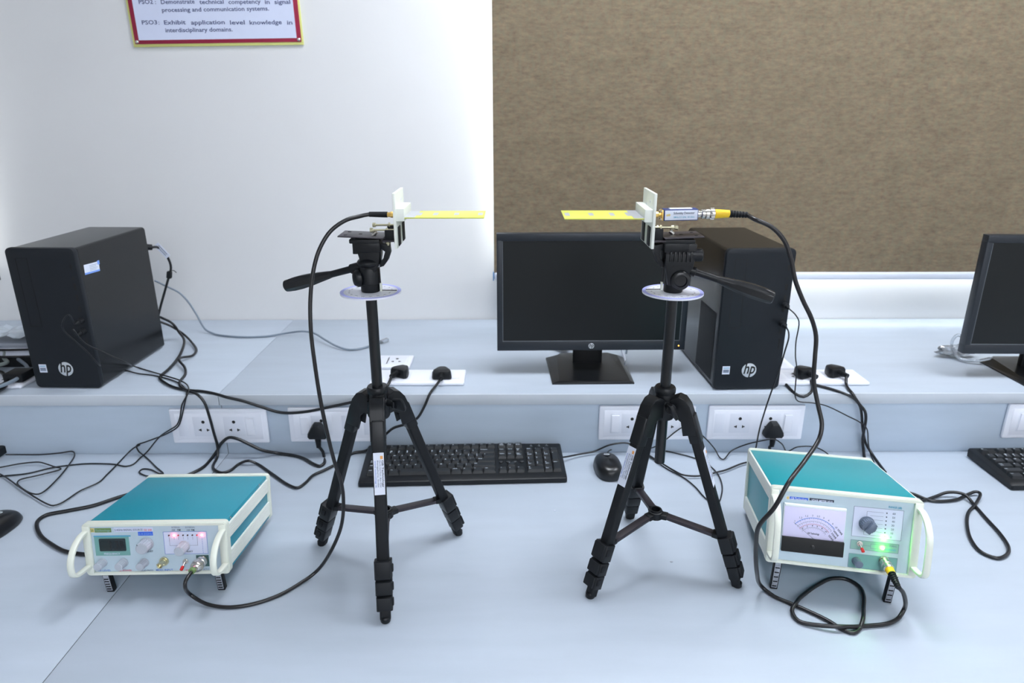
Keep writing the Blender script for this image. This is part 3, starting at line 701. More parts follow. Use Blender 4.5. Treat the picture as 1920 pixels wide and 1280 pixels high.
cord('thin black mouse lead zigzagging over the desk behind the signal generator', 'cable',
     [ony(262, 834, 1.425), onz(250, 840, .02), onz(240, 849, .010)] + Z([(217.5, 872.5), (200, 890), (185, 904), (150, 920), (126, 936), (112.5, 944), (100, 947.5), (87.5, 944), (62.5, 930), (32.5, 910), (10, 894), (-6, 886), (-40, 880)], .0050), .0016, RUB, name='cable')
cord('thin black keyboard lead folded back and forth at the desk end', 'cable',
     [onz(10, 852, .014), onz(28, 852, .010)] + Z([(75, 852), (112, 849), (135, 846), (140, 852.5), (130, 870), (110, 895), (82.5, 921), (72.5, 926), (57.5, 924), (40, 914), (32.5, 905), (37.5, 899), (75, 890), (114, 879), (100, 874), (85, 869), (72.5, 866), (37.5, 869), (0, 876), (-40, 882)], .0075), .0016, RUB, name='cable')
usb('thin black cable from the upper front port of the middle tower', fM, .203,
    [ony(1490, 588, 1.41), ony(1498, 602, 1.41), ony(1497, 616, 1.41), ony(1492.5, 640, 1.41), ony(1491.5, 667.5, 1.41), ony(1494, 691.6, 1.41), ony(1492, 715.6, 1.41), ony(1491, 743, 1.41), ony(1496, 751.7, 1.41), ony(1523, 755, 1.405), ony(1547.5, 760, 1.405), ony(1592, 781, 1.405), ony(1611, 790.6, 1.402), ony(1625, 803, 1.402), ony(1628, 830, 1.402), onz(1632, 850, .004), onz(1640, 870, .003)], .0014)
usb('thin black cable hanging from the lower front port of the middle tower', fM, .160,
    [ony(1478.5, 622, 1.405), ony(1478.8, 633, 1.40), ony(1472, 657, 1.40), ony(1461.6, 691.6, 1.395), ony(1448, 729, 1.39), ony(1434, 770.6, 1.39), ony(1424, 805, 1.39), ony(1418, 836, 1.38), onz(1414, 858, .004), onz(1420, 880, .003)], .0017)
cord('black keyboard lead running from the centre keyboard past the tripod to the meter', 'cable',
     [onz(1054, 857, .015), onz(1062, 856, .012), onz(1087.6, 851, .008), onz(1114, 846, .010), ony(1143, 834, 1.42), ony(1170, 830, 1.42), ony(1183, 832.4, 1.42), ony(1200, 842, 1.42)] + Z([(1218, 854), (1239, 867), (1265.5, 883), (1279, 889.5), (1297, 892), (1319, 891), (1344, 885), (1360, 881), (1394, 868), (1430, 862)], .0065), .0020, RUB, name='cable')
cord('thin black mouse lead arching across the riser socket behind the tripod', 'cable',
     [onz(1139, 848, .012), onz(1146, 843, .006), onz(1159, 842.5, .004), onz(1183, 843.6, .004), onz(1205, 845, .004), ony(1220, 840, 1.42), ony(1231, 836, 1.418), ony(1249.6, 823, 1.414), ony(1265.5, 810, 1.412), ony(1281.5, 800.6, 1.412), ony(1303, 805.7, 1.412), ony(1324, 823, 1.415), ony(1340.5, 842, 1.424)]
     + [onz(1350, 858, .004), onz(1356, 861, .004), ony(1372, 844.5, 1.422), ony(1396, 834, 1.42), ony(1430.6, 825.6, 1.398), ony(1451, 823, 1.39), ony(1465, 831, 1.395), onz(1476, 846, .004), onz(1482, 844, .008), ony(1494, 838, 1.42), ony(1527, 837.7, 1.42), onz(1551, 850, .003), onz(1565, 870, .003)], .0015, RUB, name='cable')
cord('thin black lead looping on the desk behind a foot of the second tripod', 'cable',
     [onz(1205, 846, .0032)] + Z([(1228, 843), (1247, 845), (1266.6, 849), (1296, 856.5), (1321, 865.5), (1332, 873.8), (1342, 883.6), (1348.7, 893.4), (1354, 910.5), (1353, 926.7), (1346, 943), (1338, 945), (1320, 931), (1303.5, 912.5), (1283, 896), (1248, 877), (1218, 856), (1205, 850)], .0025), .0015, RUB, name='cable')
# video lead and network lead behind the first tower
hp = [ony(272, 463, 1.79), ony(285, 463.5, 1.80), ony(294, 463, 1.81), ony(306, 471, 1.82), ony(316.7, 486.7, 1.83), ony(320.6, 502, 1.83), ony(317.5, 515, 1.83), ony(309, 546, 1.83), ony(301.7, 572, 1.83), ony(295, 600, 1.82)]
def hx(th):
    MB().tube([hp[0], hp[1]], [.0085, .0075], BLKM, 8).build('connector', th, world=True)
    b = MB(); b.box(ony(317.5, 515, 1.83), (.0125, .0125, .02), BLKM, .003, rot=(0, R(12), 0)); b.tube([ony(319, 507, 1.82), ony(326, 507, 1.82), ony(331, 511, 1.82)], .0012, RUB, 6); b.build('cable_tie', th, world=True)
    a, c = ony(294, 459, 1.812), ony(314, 480, 1.812); d = (c - a); ang = math.atan2(d.z, d.x)
    M = Matrix.Translation((a + c) / 2) @ Matrix.Rotation(-ang, 4, 'Y')
    b = MB(); b.box((0, 0, 0), (d.length * 1.15, .001, .015), PAPER, 0, rot=None)
    for k in range(2): b.box((0, -.0007, .003 - k * .005), (d.length * .8, .0005, .0018), INKG)
    bmesh.ops.transform(b.bm, matrix=M, verts=b.bm.verts[:]); b.build('paper_tag', th, world=True)
cord('black video cable with a white paper tag at the back of the first tower', 'cable', hp, .0032, RUB, extra=hx, name='video_cable')
gp = Y([(290, 526), (294.8, 528), (313, 537), (336, 548.6), (351.5, 564), (367, 587)], 1.90) + [onz(385, 617, SH + .012)] + Z([(400, 625), (412, 628), (454, 631.5), (501, 630)], SH + .0035) + [onz(536, 624.5, SH + .008), onz(566.5, 621, SH + .018), onz(587.6, 624, SH + .018), onz(611, 637.5, SH + .012), onz(630, 648, SH + .008)] + Z([(653, 655), (676.7, 653.2), (698, 646.5), (716, 640)], SH + .004)
def gx(th):
    a, c = onz(714, 641, SH + .006), onz(727, 636.5, SH + .006); MB().tube([a, c], [.0055, .0065], CLR, 4, sx=1).build('clear_connector', th, world=True)
cord('thin grey network cable lying across the shelf behind the first tripod', 'cable', gp, .0027, GREYC, extra=gx, name='network_cable')

# the tangle beside the first tower
th = thing('power_adapter', 'flat black power adapter among the cables on the shelf end', 'power adapter', onz(20, 690, SH))
MB().bx(-1.40, -1.155, 1.60, 1.68, SH + .0005, SH + .028, BLKM, .006).build('body', th, world=True)
MB().bx(-1.39, -1.165, 1.61, 1.67, SH + .0278, SH + .0292, PAPER, .0003).build('rating_label', th, world=True)
def stack_box(x0, x1, y0, y1, z0, z1, m, label, cat, name):
    o = MB().bx(x0, x1, y0, y1, z0, z1, m, .003).build(name); tag(o, label, cat); return o
stack_box(-1.42, -1.165, 1.70, 1.80, SH + .0005, SH + .03, mat('grey_plastic_case', (165, 172, 184), .4, noise=.02), 'flat grey plastic box on the shelf behind the power adapter', 'box', 'plastic_box')
b = MB(); random.seed(3); t_ = bmesh.new()
nx, ny = 16, 7; vv = [[t_.verts.new((-1.43 + .275 * i / nx, 1.70 + .10 * j / ny, SH + .040 + random.random() * .014)) for j in range(ny + 1)] for i in range(nx + 1)]
for i in range(nx):
    for j in range(ny): t_.faces.new((vv[i][j], vv[i + 1][j], vv[i + 1][j + 1])); t_.faces.new((vv[i][j], vv[i + 1][j + 1], vv[i][j + 1]))
b.merge(t_, mat('crumpled_clear_bag', (205, 215, 225), .12, trans=.3, noise=.1, nscale=30)); tag(b.build('plastic_bag', ang=10), 'crumpled clear plastic bag on top of the flat grey box', 'plastic bag')
GT = 'grey and black cables tangled at the shelf end'
for k, (pts, r_, m_, lb) in enumerate((
    ([(-30, 640), (0, 652), (20, 664), (38, 676), (50, 686), (51, 695), (40, 704), (20, 716), (-30, 735)], .0042, GREYC, 'grey-green cable bending round on top of the shelf tangle'),
    ([(-30, 668), (4, 660), (8, 672), (12, 680), (-30, 690)], .0045, mat('pale_green_sheath', (135, 145, 142), .45, noise=.03), 'short pale cable loop in the shelf tangle'),
    ([(-30, 724), (0, 722), (14, 714), (30, 704), (44, 696)], .0040, RUB, 'black cable crossing the shelf tangle, lowest strand'),
    ([(-30, 694), (2, 698), (10, 708), (12, 718), (4, 728), (-30, 742)], .0048, RUBB, 'thick dark cable curling at the corner of the shelf tangle'),
    ([(-30, 655), (10, 656), (55, 655)], .0030, RUB, 'straight black cable in front of the flat grey box'),
    ([(-30, 668), (10, 669), (60, 668)], .0030, RUB, 'straight black cable beside the power adapter'))):
    z_ = (SH + .022, SH + .026, SH + .016, SH + .010, SH + .034, SH + .033)[k]
    cord(lb, 'cable', Z(pts, z_), r_, m_, name='cable', group=GT)
pb = ony(40, 706, 1.45)
stack_box(-1.17, -1.125, 1.475, 1.52, SH + .0115, SH + .032, BLKM, 'black plug pushed into the shelf plate in the tangle', 'plug', 'power_plug')
# leads and clear wrap behind the monitors
cord('white video lead hanging behind the centre monitor stand', 'cable', [ony(1160, 640, 1.68), ony(1165, 655, 1.68), ony(1170, 668, 1.67), onz(1171, 684, SH + .004)], .0028, BARW, name='cable')
cord('grey lead hanging behind the centre monitor stand, meeting the white one', 'cable', [ony(1176, 640, 1.70), ony(1175, 655, 1.70), ony(1173, 668, 1.69), onz(1172, 682, SH + .006), onz(1169, 690, SH + .004)], .0026, GREYC, name='cable')
def crumple(name, label, c, s_, seed):
    random.seed(seed); t_ = bmesh.new(); bmesh.ops.create_icosphere(t_, subdivisions=3, radius=1)
    for v in t_.verts:
        k = .75 + .45 * random.random(); v.co = Vector((c[0] + v.co.x * s_[0] * k, c[1] + v.co.y * s_[1] * k, c[2] + max(v.co.z, -.95) * s_[2] * k))
    b = MB().merge(t_, CLR); tag(b.build(name, ang=5), label, 'plastic wrap')
crumple('plastic_wrap', 'small crumpled clear wrap behind the centre monitor foot', (.148, 1.715, SH + .015), (.022, .014, .012), 5)
crumple('plastic_wrap', 'crumpled clear wrap beside the foot of the cropped monitor', (1.165, 1.665, SH + .018), (.05, .02, .015), 9)
cord('clear-sheathed lead looping out behind the cropped monitor', 'cable', [ony(1815, 640, 1.66), ony(1796, 628, 1.67), ony(1785, 640, 1.67), ony(1786, 655, 1.66), onz(1800, 672, SH + .008), onz(1830, 676, SH + .01), onz(1856, 672, SH + .014)], .0040, CLR, name='cable')

# ------------------------------------------------------------------ bench instruments
def knob(b, x, z, y, r, L, m, cap=None, ribs=18, ptr=0):
    n = ribs * 2; base = .0012
    poly = []
    for k in range(n): rr = r * (1.0 if k % 2 else .92); poly.append((x + rr * math.cos(2 * math.pi * k / n), z + rr * math.sin(2 * math.pi * k / n)))
    b.lathe([(r * 1.12, 0), (r * 1.12, .0015), (r * 1.0, .0025)], (x, y, z), (0, -1, 0), m, 28)
    b.prism(poly, y - L, y - .002, m)
    b.lathe([(r * .86, 0), (r * .80, .0006), (0, .0007)], (x, y - L, z), (0, -1, 0), cap or m, 24)
def instrument(name, label, cat, loc, rot, W, D, H, teal, rails, post=.013):
    th = thing(name, label, cat, loc, rot)
    MB().bx(-W / 2 + .004, W / 2 - .004, .010, D - .006, .0015, H - .0025, teal, .001).build('cover', th)
    for s_ in (-1, 1):
        for a, c in rails:
            b = MB(); x = s_ * (W / 2 - .003); b.bx(x - .002, x + .002, .010, D - .006, H * a, H * c, RAIL, .0004)
            nr = 7
            for k in range(nr): zc = H * (a + (c - a) * (k + .5) / nr); b.bx(s_ * (W / 2 - .001) - .0004, s_ * (W / 2 - .001) + .0004, .010, D - .006, zc - H * (c - a) / nr * .28, zc + H * (c - a) / nr * .28, RAIL)
            b.build('side_rail', th)
    def frame(y0, y1, nm, r=.006, bt=.0055):
        t_ = bmesh.new(); o = rrect(W, H, r, 4, 0, H / 2); i = rrect(W - 2 * bt, H - 2 * bt, max(r - bt, .002), 4, 0, H / 2); n = len(o)
        V = [[t_.verts.new((x, y, z)) for x, z in p] for p, y in ((o, y0), (o, y1), (i, y1), (i, y0))]
        for A, B in ((V[0], V[1]), (V[1], V[2]), (V[2], V[3]), (V[3], V[0])):
            for k in range(n): t_.faces.new((A[k], A[(k + 1) % n], B[(k + 1) % n], B[k]))
        bmesh.ops.recalc_face_normals(t_, faces=t_.faces[:]); bmesh.ops.bevel(t_, geom=[e for e in t_.edges if abs(e.verts[0].co.y - y0) < 1e-5 and abs(e.verts[1].co.y - y0) < 1e-5], offset=.001, segments=2, affect='EDGES')
        MB().merge(t_, CREAM).build(nm, th)
    frame(0, .013, 'front_bezel'); frame(D - .010, D, 'rear_bezel')
    MB().bx(-W / 2 + .005, W / 2 - .005, .003, .009, .005, H - .005, PAN).build('front_panel', th)
    MB().bx(-W / 2 + .005, W / 2 - .005, D - .008, D - .003, .005, H - .005, PAN).build('rear_panel', th)
    for s_ in (-1, 1):
        xo = s_ * (W / 2 - .0005); xi = s_ * (W / 2 - post)
        MB().bx(xo, xi, -.0015, .004, .004, H - .004, CREAM, .002).build('corner_post', th)
        # bow handle in the y-z plane
        xc = s_ * (W / 2 - post * .42); h0, h1 = .016, H - .014; P = .045; wd = .0095
        path = [(0, h1), (-.012, h1 - .001), (-.028, h1 - .008), (-.039, h1 - .019), (-P, h1 - .032), (-P, h0 + .016), (-.043, h0 + .009), (-.036, h0 + .004), (-.026, h0 + .002), (0, h0 + .001)]
        pts = smooth_path([(xc, y, z) for y, z in path], .004)
        t_ = bmesh.new(); rings = []
        for k, p in enumerate(pts):
            a = pts[max(k - 1, 0)]; c = pts[min(k + 1, len(pts) - 1)]; tn = (c - a).normalized(); nn = Vector((0, -tn.z, tn.y)); tt = .0028
            rings.append([t_.verts.new(p + q) for q in (Vector((-wd / 2, 0, 0)) - nn * tt * .6, Vector((-wd / 2 + .0015, 0, 0)) - nn * tt, Vector((wd / 2 - .0015, 0, 0)) - nn * tt, Vector((wd / 2, 0, 0)) - nn * tt * .6, Vector((wd / 2, 0, 0)) + nn * tt * .6, Vector((wd / 2 - .0015, 0, 0)) + nn * tt, Vector((-wd / 2 + .0015, 0, 0)) + nn * tt, Vector((-wd / 2, 0, 0)) + nn * tt * .6)])
        for A, B in zip(rings, rings[1:]):
            for k in range(8): t_.faces.new((A[k], A[(k + 1) % 8], B[(k + 1) % 8], B[k]))
        t_.faces.new(rings[0]); t_.faces.new(rings[-1][::-1]); bmesh.ops.recalc_face_normals(t_, faces=t_.faces[:])
        MB().merge(t_, CREAM).build('handle', th)
    return th
def feet(th, xs, yf, D, Ln, M):
    # tilt feet: folded out so that they reach the desk
    for x in xs:
        top = Vector((x, yf, 0)); inv = M.inverted()
        w_ = M @ top; bot = inv @ Vector((w_.x, w_.y + .004, .0005)); d = bot - top
        b = MB(); zc = Vector((0, 0, -1)).rotation_difference(d.normalized()).to_matrix().to_4x4()
        t1 = MB(); L = d.length; t1.bx(-.0062, .0062, -.004, .006, -L, .0, BLKM, .0015); t1.bx(-.0045, .0045, -.0048, -.0035, -L + .004, -.004, FOOTG, .0004)
        for k in range(5): t1.bx(-.0035, .0035, -.0053, -.0045, -L + .007 + k * (L - .014) / 5, -L + .009 + k * (L - .014) / 5, BLKM)
        bmesh.ops.transform(t1.bm, matrix=Matrix.Translation(top) @ zc, verts=t1.bm.verts[:]); t1.build('tilt_foot', th)
    for x in xs:
        top = Vector((x, D - .03, 0)); w_ = M @ top; inv = M.inverted(); bot = inv @ Vector((w_.x, w_.y, .0003))
        MB().cyl(top + Vector((0, 0, .001)), bot, .007, BLKM, n=16, bev=.0006).build('rear_foot', th)

class Panel:
    def __init__(s, th, yl): s.th = th; s.mi = MAT[th.name].inverted(); s.y = yl
    def p(s, px, py, y=None): q = onlocal(s.mi, px, py, s.y if y is None else y); return q.x, q.z
    def rect(s, b, px0, py0, px1, py1, m, h=.0003, r=0, lift=0):
        x0, z1 = s.p(px0, py0); x1, z0 = s.p(px1, py1)
        if z0 > z1: z0, z1 = z1, z0
        y = s.y - lift
        if r: b.prism(rrect(x1 - x0, z1 - z0, r, 4, (x0 + x1) / 2, (z0 + z1) / 2), y - h, y, m)
        else: b.bx(x0, x1, y - h, y, z0, z1, m)
        return x0, x1, z0, z1
    def frame(s, b, x0, x1, z0, z1, q, m, lift=.0003):
        y = s.y - lift
        for a in ((x0, x1, z0, z0 + q), (x0, x1, z1 - q, z1), (x0, x0 + q, z0, z1), (x1 - q, x1, z0, z1)): b.bx(a[0], a[1], y - .0002, y, a[2], a[3], m)
    def line(s, b, pts, q, m, lift=.0005):
        for (xa, za), (xb, zb) in zip(pts, pts[1:]):
            b.bx(min(xa, xb) - q / 2, max(xa, xb) + q / 2, s.y - lift - .0002, s.y - lift, min(za, zb) - q / 2, max(za, zb) + q / 2, m)
    def text(s, b, st, px0, py, px1, m, size, lift=.0006):
        x0, z0 = s.p(px0, py); x1, _ = s.p(px1, py); b.text(st, XZ(x0, s.y - lift, z0), m, size, width=x1 - x0)

# signal generator
GW, GD, GH = .2318, .217, .0902
gen = instrument('signal_generator', 'teal and cream bench signal generator with small digital display and red lights', 'lab instrument',
                 (-.5736, .940, .0422), (R(-8.5), 0, R(.94)), GW, GD, GH, TEAL, ((.63, .90), (.11, .39)))
P = Panel(gen, .0029)
feet(gen, (-.092, .092), .012, GD, .04, MAT[gen.name])
b = MB(); P.rect(b, 167, 990, 177, 997.5, GOLDP); P.rect(b, 177, 990, 209, 997.5, OLIVE); P.text(b, 'GB', 168.5, 996, 176, OLIVE, .0055); P.text(b, 'Technology', 179, 995.8, 207, GRN2, .005); b.build('maker_label', gen)
b = MB(); P.rect(b, 213, 989, 287, 996, PANW); P.text(b, '2-4GHz SIGNAL SOURCE', 215, 994.8, 268, INKG, .0048); P.text(b, 'GS 200', 270, 994.8, 285, INKR, .0048); b.build('title_strip', gen)
b = MB(); P.rect(b, 258.5, 996.5, 287, 1003.5, BLUES); P.text(b, '2-4.2GHz', 260, 1002.3, 286, PAPERB, .0052); b.build('blue_sticker', gen)
b = MB(); P.rect(b, 176, 1005, 245, 1040.5, GRN); P.rect(b, 175.5, 1004, 245, 1005.5, INKC, .0004); P.text(b, 'FREQUENCY', 196, 1039.3, 226, PANW, .0045); b.build('display_surround', gen)
b = MB(); x0, x1, z0, z1 = P.rect(b, 185.5, 1009.5, 237.5, 1032, LCD, .0012, .0015)
P.y -= .0012; P.text(b, '3.38', 204, 1029.5, 233, LCDI, .021, .0002); P.y += .0012; b.build('display', gen)
def gk(px, py, r, L, nm='knob', m=KNOB, cap=None):
    x, z = P.p(px, py); b = MB(); knob(b, x, z, P.y, r, L, m, cap); return b, x, z, nm
b, x, z, _ = gk(275.5, 1019, .0098, .018, m=KNOB); b.box((x - .004, P.y - .0184, z + .004), (.0009, .0004, .009), INKK, rot=(0, R(-40), 0)); b.build('frequency_knob', gen)
b, x, z, _ = gk(346, 1023, .0082, .020); b.box((x + .002, P.y - .0204, z + .003), (.0009, .0004, .007), INKR); b.build('mode_knob', gen)
for px in (193, 232, 271): b, x, z, _ = gk(px, 1054, .0066, .016); b.build('knob', gen)
b = MB(); x0, x1, z0, z1 = P.rect(b, 305.5, 996.5, 391, 1037.5, PANW); P.frame(b, x0, x1, z0, z1, .0006, INKB)
zl = P.p(350, 1002.7)[1]; leds = [P.p(px, 1002.7)[0] for px in (317, 326.5, 334.5, 343.5, 352, 361, 369.5, 378.5)]
xk, zk = P.p(346, 1023)
for k in range(7): P.line(b, [(leds[k], zl - .003), (leds[k], zl - .0075 if 0 < k < 6 else zk + .001)], .0004, INKG)
P.line(b, [(leds[0], zk + .001), (xk, zk + .001)], .0004, INKG); P.line(b, [(xk, zk + .001), (leds[6], zk + .001)], .0004, INKG)
for k in range(9): P.line(b, [(leds[7], zl - .004 - k * .0032), (leds[7], zl - .0055 - k * .0032)], .0005, INKB)
P.text(b, 'INTERNAL', 322, 989.5, 338, INKG, .0038); P.text(b, 'EXTERNAL', 348, 989.5, 366, INKG, .0038)
P.text(b, 'AM', 322, 994.8, 328.5, INKG, .0045); P.text(b, 'FM', 333, 994.8, 339, INKK, .0048); P.text(b, 'AM', 350, 994.8, 356.5, INKG, .0045); P.text(b, 'FM', 359, 994.8, 365, INKK, .0048)
for k, s_ in enumerate(('RF LEVEL', 'RF POWER', 'MOD FREQ')):
    a = (185, 224, 264)[k]; P.text(b, s_, a, 1070.5, a + 24, (INKB, INKR, INKG)[k], .0042)
P.text(b, 'MOD. INPUT', 293, 1069.5, 325, INKB, .0045); P.text(b, 'SELECT', 350, 1034.5, 362, INKK, .0038); P.text(b, 'ADJUST', 270, 1034.5, 288, INKK, .0042); P.text(b, 'RF', 349, 1070, 355, INKR, .0042); P.text(b, 'OUTPUT', 381, 1068, 393, INKG, .0042)
b.build('printed_diagram', gen)
for k, x in enumerate(leds):
    m_ = LED_R if k in (1, 7) else (LEDRED if k in (2, 6) else LEDOFF)
    MB().lathe([(.0013, 0), (.0013, .001), (.0008, .0018), (0, .002)], (x, P.y - .0003, zl), (0, -1, 0), m_, 12).build('indicator_light', gen)
def bnc(b, x, z, y, L=.016, m=NICK):
    b.lathe([(.0075, 0), (.0075, .002), (.0056, .0022), (.0056, .005), (.0048, .0052), (.0048, L), (.0036, L), (.0036, L - .004)], (x, y, z), (0, -1, 0), m, 24)
    for a in (0, math.pi): b.cyl((x + .0045 * math.cos(a), y - L * .75, z + .0045 * math.sin(a)), (x + .0068 * math.cos(a), y - L * .75, z + .0068 * math.sin(a)), .001, m, n=8)
x, z = P.p(308, 1051.5); b = MB(); bnc(b, x, z, P.y, m=ZINC); b.build('input_socket', gen)
def toggle(P, px, py, dx, dz, nm='toggle_switch'):
    x, z = P.p(px, py); b = MB(); b.lathe([(.0045, 0), (.0045, .0018), (.0032, .002), (.0032, .005)], (x, P.y, z), (0, -1, 0), NICK, 12)
    a = Vector((x, P.y - .004, z)); c = a + Vector((dx, -.006, dz)); d = a + (c - a) * 2.1
    b.tube([a, c], [.0014, .0016], NICK, 10); b.tube([c, c + (d - c) * .1, c + (d - c) * .9, d], [.0018, .0024, .0026, .0015], REDP, 12); b.build(nm, P.th)
toggle(P, 348.5, 1051.5, -.0005, -.0035)
b = MB(); P.rect(b, 367.5, 1040.5, 393, 1061, GRND); b.build('output_backplate', gen)
xN, zN = P.p(381, 1049); b = MB(); bnc(b, xN, zN, P.y - .0003, .012); b.build('output_socket', gen)
GENOUT = MAT[gen.name] @ Vector((xN, P.y - .004, zN))
for y in (.03, .17):
    MB().lathe([(.0025, 0), (.002, .0008), (0, .001)], (GW / 2 - .0045, y, GH - .0045), (1, 0, .6), NICK, 12).build('cover_screw', gen)

# standing-wave meter
MW, MD, MH = .2266, .2518, .1263
met = instrument('lab_meter', 'teal and cream bench meter with analogue dial and two green lights', 'lab instrument',
                 (.5296, .914, .0659), (R(-12.8), 0, R(-11.48)), MW, MD, MH, TEAL2, ((.80, .97), (.03, .24)))
Q = Panel(met, .0029)
feet(met, (-.0885, .0885), .020, MD, .06, MAT[met.name])
b = MB(); Q.rect(b, 1474, 929, 1480.5, 936.5, PANW); Q.rect(b, 1475, 930, 1479.5, 935.6, GOLDP, .0004)
Q.rect(b, 1480.8, 930.2, 1515, 938, BLUES); Q.text(b, 'GB Technology', 1482.5, 936, 1513, PANW, .0062); b.build('maker_label', met)
b = MB(); Q.rect(b, 1518, 933, 1563.5, 942, INKK); Q.text(b, 'VSWR METER VS10', 1521, 939.5, 1561, PANW, .0058); b.build('title_strip', met)
# dial housing
xa, zt = Q.p(1471, 942); xb, _ = Q.p(1585, 954.5); xc, zb = Q.p(1465.5, 1028); xs, zs = Q.p(1467.5, 1001.5)
md = .009
b = MB().bx(xa - .001, xb + .001, Q.y - .0055, Q.y, zb - .0015, zt + .0015, CLEAR, .001); b.build('dial_housing', met)
b = MB().bx(xa, xb, Q.y - .0068, Q.y - .0055, zs, zt - .0025, LAV, .0002); b.bx(xa, xb, Q.y - .0085, Q.y - .0055, zt - .0025, zt + .001, CLEAR, .0006)
b.build('dial_card', met)
b = MB().bx(xa - .0008, xb + .0008, Q.y - .0105, Q.y - .005, zb, zs + .0005, HOLE, .0008); b.lathe([(.0034, 0), (.0034, .0006), (.0026, .001)], ((xa + xb) / 2, Q.y - .0105, (zb + zs) / 2), (0, -1, 0), BLKS, 20)
b.build('dial_base', met)
dcx = (xa + xb) / 2; dw = xb - xa; dcz = zs - .004
def arc(b, r0, r1, a0, a1, m, y, n=28):
    for k in range(n):
        A, B = R(a0 + (a1 - a0) * k / n), R(a0 + (a1 - a0) * (k + 1) / n)
        b.quad((dcx + r0 * math.cos(A), y, dcz + r0 * math.sin(A)), (dcx + r1 * math.cos(A), y, dcz + r1 * math.sin(A)), (dcx + r1 * math.cos(B), y, dcz + r1 * math.sin(B)), (dcx + r0 * math.cos(B), y, dcz + r0 * math.sin(B)), m)
b = MB(); yy = Q.y - .0070; Ro = dw * .43
for r_, tk, m_ in ((1.0, .0011, PAPERB), (.86, .0004, INKG), (.74, .0005, INKR), (.60, .0004, INKG)):
    arc(b, Ro * r_ - tk, Ro * r_, 138, 38, m_, yy)
    for k in range(21):
        A = 138 - 100 * (k / 20) ** .85; L = .0018 if k % 2 else .003
        arc(b, Ro * r_ - L, Ro * r_, A + .25, A - .25, INKK, yy - .0001, 1)
for k, s_ in enumerate(('1', '1.2', '1.5', '2', '2.5', '3', '4', '6', '10')):
    A = R(134 - 95 * (k / 8) ** .9); b.text(s_, XZ(dcx + (Ro + .003) * math.cos(A), yy - .0001, dcz + (Ro + .003) * math.sin(A) - .001), INKG, .0042, align='C')
for k, s_ in enumerate(('0', '2', '4', '6', '8', '10')):
    A = R(130 - 85 * k / 5); b.text(s_, XZ(dcx + Ro * .66 * math.cos(A), yy - .0001, dcz + Ro * .66 * math.sin(A) - .001), INKK, .0038, align='C')
for rr, a_ in ((1.06, 35), (.9, 36), (.78, 33), (.64, 30)): b.text('VSWR', XZ(dcx + Ro * rr * math.cos(R(a_)), yy - .0001, dcz + Ro * rr * math.sin(R(a_))) @ Matrix.Rotation(R(-50), 4, 'Z'), INKK, .0042, align='L')
b.text('GB Technology', XZ(dcx, yy - .0001, dcz + Ro * .30), INKK, .0042, width=.018, align='C')
b.build('dial_scale', met)
b = MB(); A = R(137); b.tube([(dcx + .002, Q.y - .0085, dcz + .004), (dcx + Ro * 1.08 * math.cos(A), Q.y - .0085, dcz + Ro * 1.08 * math.sin(A))], .00022, INKK, 6)
b.build('needle', met)
def fr(b, px0, py0, px1, py1, m, col=INKG):
    x0, z1 = Q.p(px0, py0); x1, z0 = Q.p(px1, py1)
    if m: b.prism(rrect(x1 - x0, z1 - z0, .002, 3, (x0 + x1) / 2, (z0 + z1) / 2), Q.y - .0003, Q.y, m)
    Q.frame(b, x0, x1, z0, z1, .0005, col); return x0, x1, z0, z1
b = MB(); x0, x1, z0, z1 = fr(b, 1601.5, 948, 1689, 1014, PANW)
kx, kz = Q.p(1625, 981)
for k in range(7):
    zz = z1 - .0065 - k * (z1 - z0 - .011) / 6; xe = x0 + (x1 - x0) * .60; xk_ = kx + (0, .004, .009, .011, .011, .006, -.003)[k] if k < 6 else kx - .003
    if k == 0: xk_ = kx - .001
    Q.line(b, [(xk_, zz), (xe, zz)], .0004, INKG)
    if k in (0, 6): Q.line(b, [(xk_, zz), (xk_, kz)], .0004, INKG)
    b.lathe([(.0010, 0), (.0010, .0004)], (xe + .0048, Q.y - .0003, zz), (0, -1, 0), INKK, 10)
    b.text(('60', '50', '40', '30', '20', '10', '0')[k], XZ(xe + .013, Q.y - .0006, zz - .0014), INKG, .0045)
Q.text(b, 'RANGE (dB)', 1666, 951.5, 1691, INKC, .0045)
b.build('range_panel', met)
b = MB(); a0, a1, c0, c1 = fr(b, 1595, 1010.5, 1684, 1038, GRN2)
zz = (c0 + c1) / 2; Q.line(b, [(a0 + .016, zz), (a0 + .030, zz)], .0003, INKG); Q.frame(b, a0 + .030, a0 + .052, zz - .0035, zz + .004, .0004, INKG)
b.text('NORMAL', XZ(a1 - .020, Q.y - .0006, zz + .0025), INKG, .0042); b.text('EXPAND', XZ(a1 - .020, Q.y - .0006, zz - .004), INKC, .0042); b.build('mode_panel', met)
b = MB(); fr(b, 1591.5, 1036, 1680, 1072.5, GRN, INKG); b.build('input_panel', met)
b = MB(); knob(b, kx, kz, Q.y - .0003, .0105, .016, KNOBD, ribs=20); b.box((kx + .001, Q.y - .019, kz - .001), (.0085, .007, .019), KNOBD, .0015, rot=(0, R(35), 0)); b.build('range_knob', met)
x, z = Q.p(1605.5, 1051); b = MB(); knob(b, x, z, Q.y - .0003, .0062, .015, KNOBD); b.build('gain_knob', met)
for px, py in ((1657.5, 1008.5), (1654.5, 1026.5)):
    x, z = Q.p(px, py); MB().lathe([(.0024, 0), (.0024, .0014), (.0016, .0028), (0, .0032)], (x, Q.y - .0003, z), (0, -1, 0), LED_G, 16).build('indicator_light', met)
toggle(Q, 1611.5, 1018.5, .0008, -.0035)
xB, zB = Q.p(1657, 1050); b = MB(); bnc(b, xB, zB, Q.y - .0003, .012); b.build('input_socket', met)
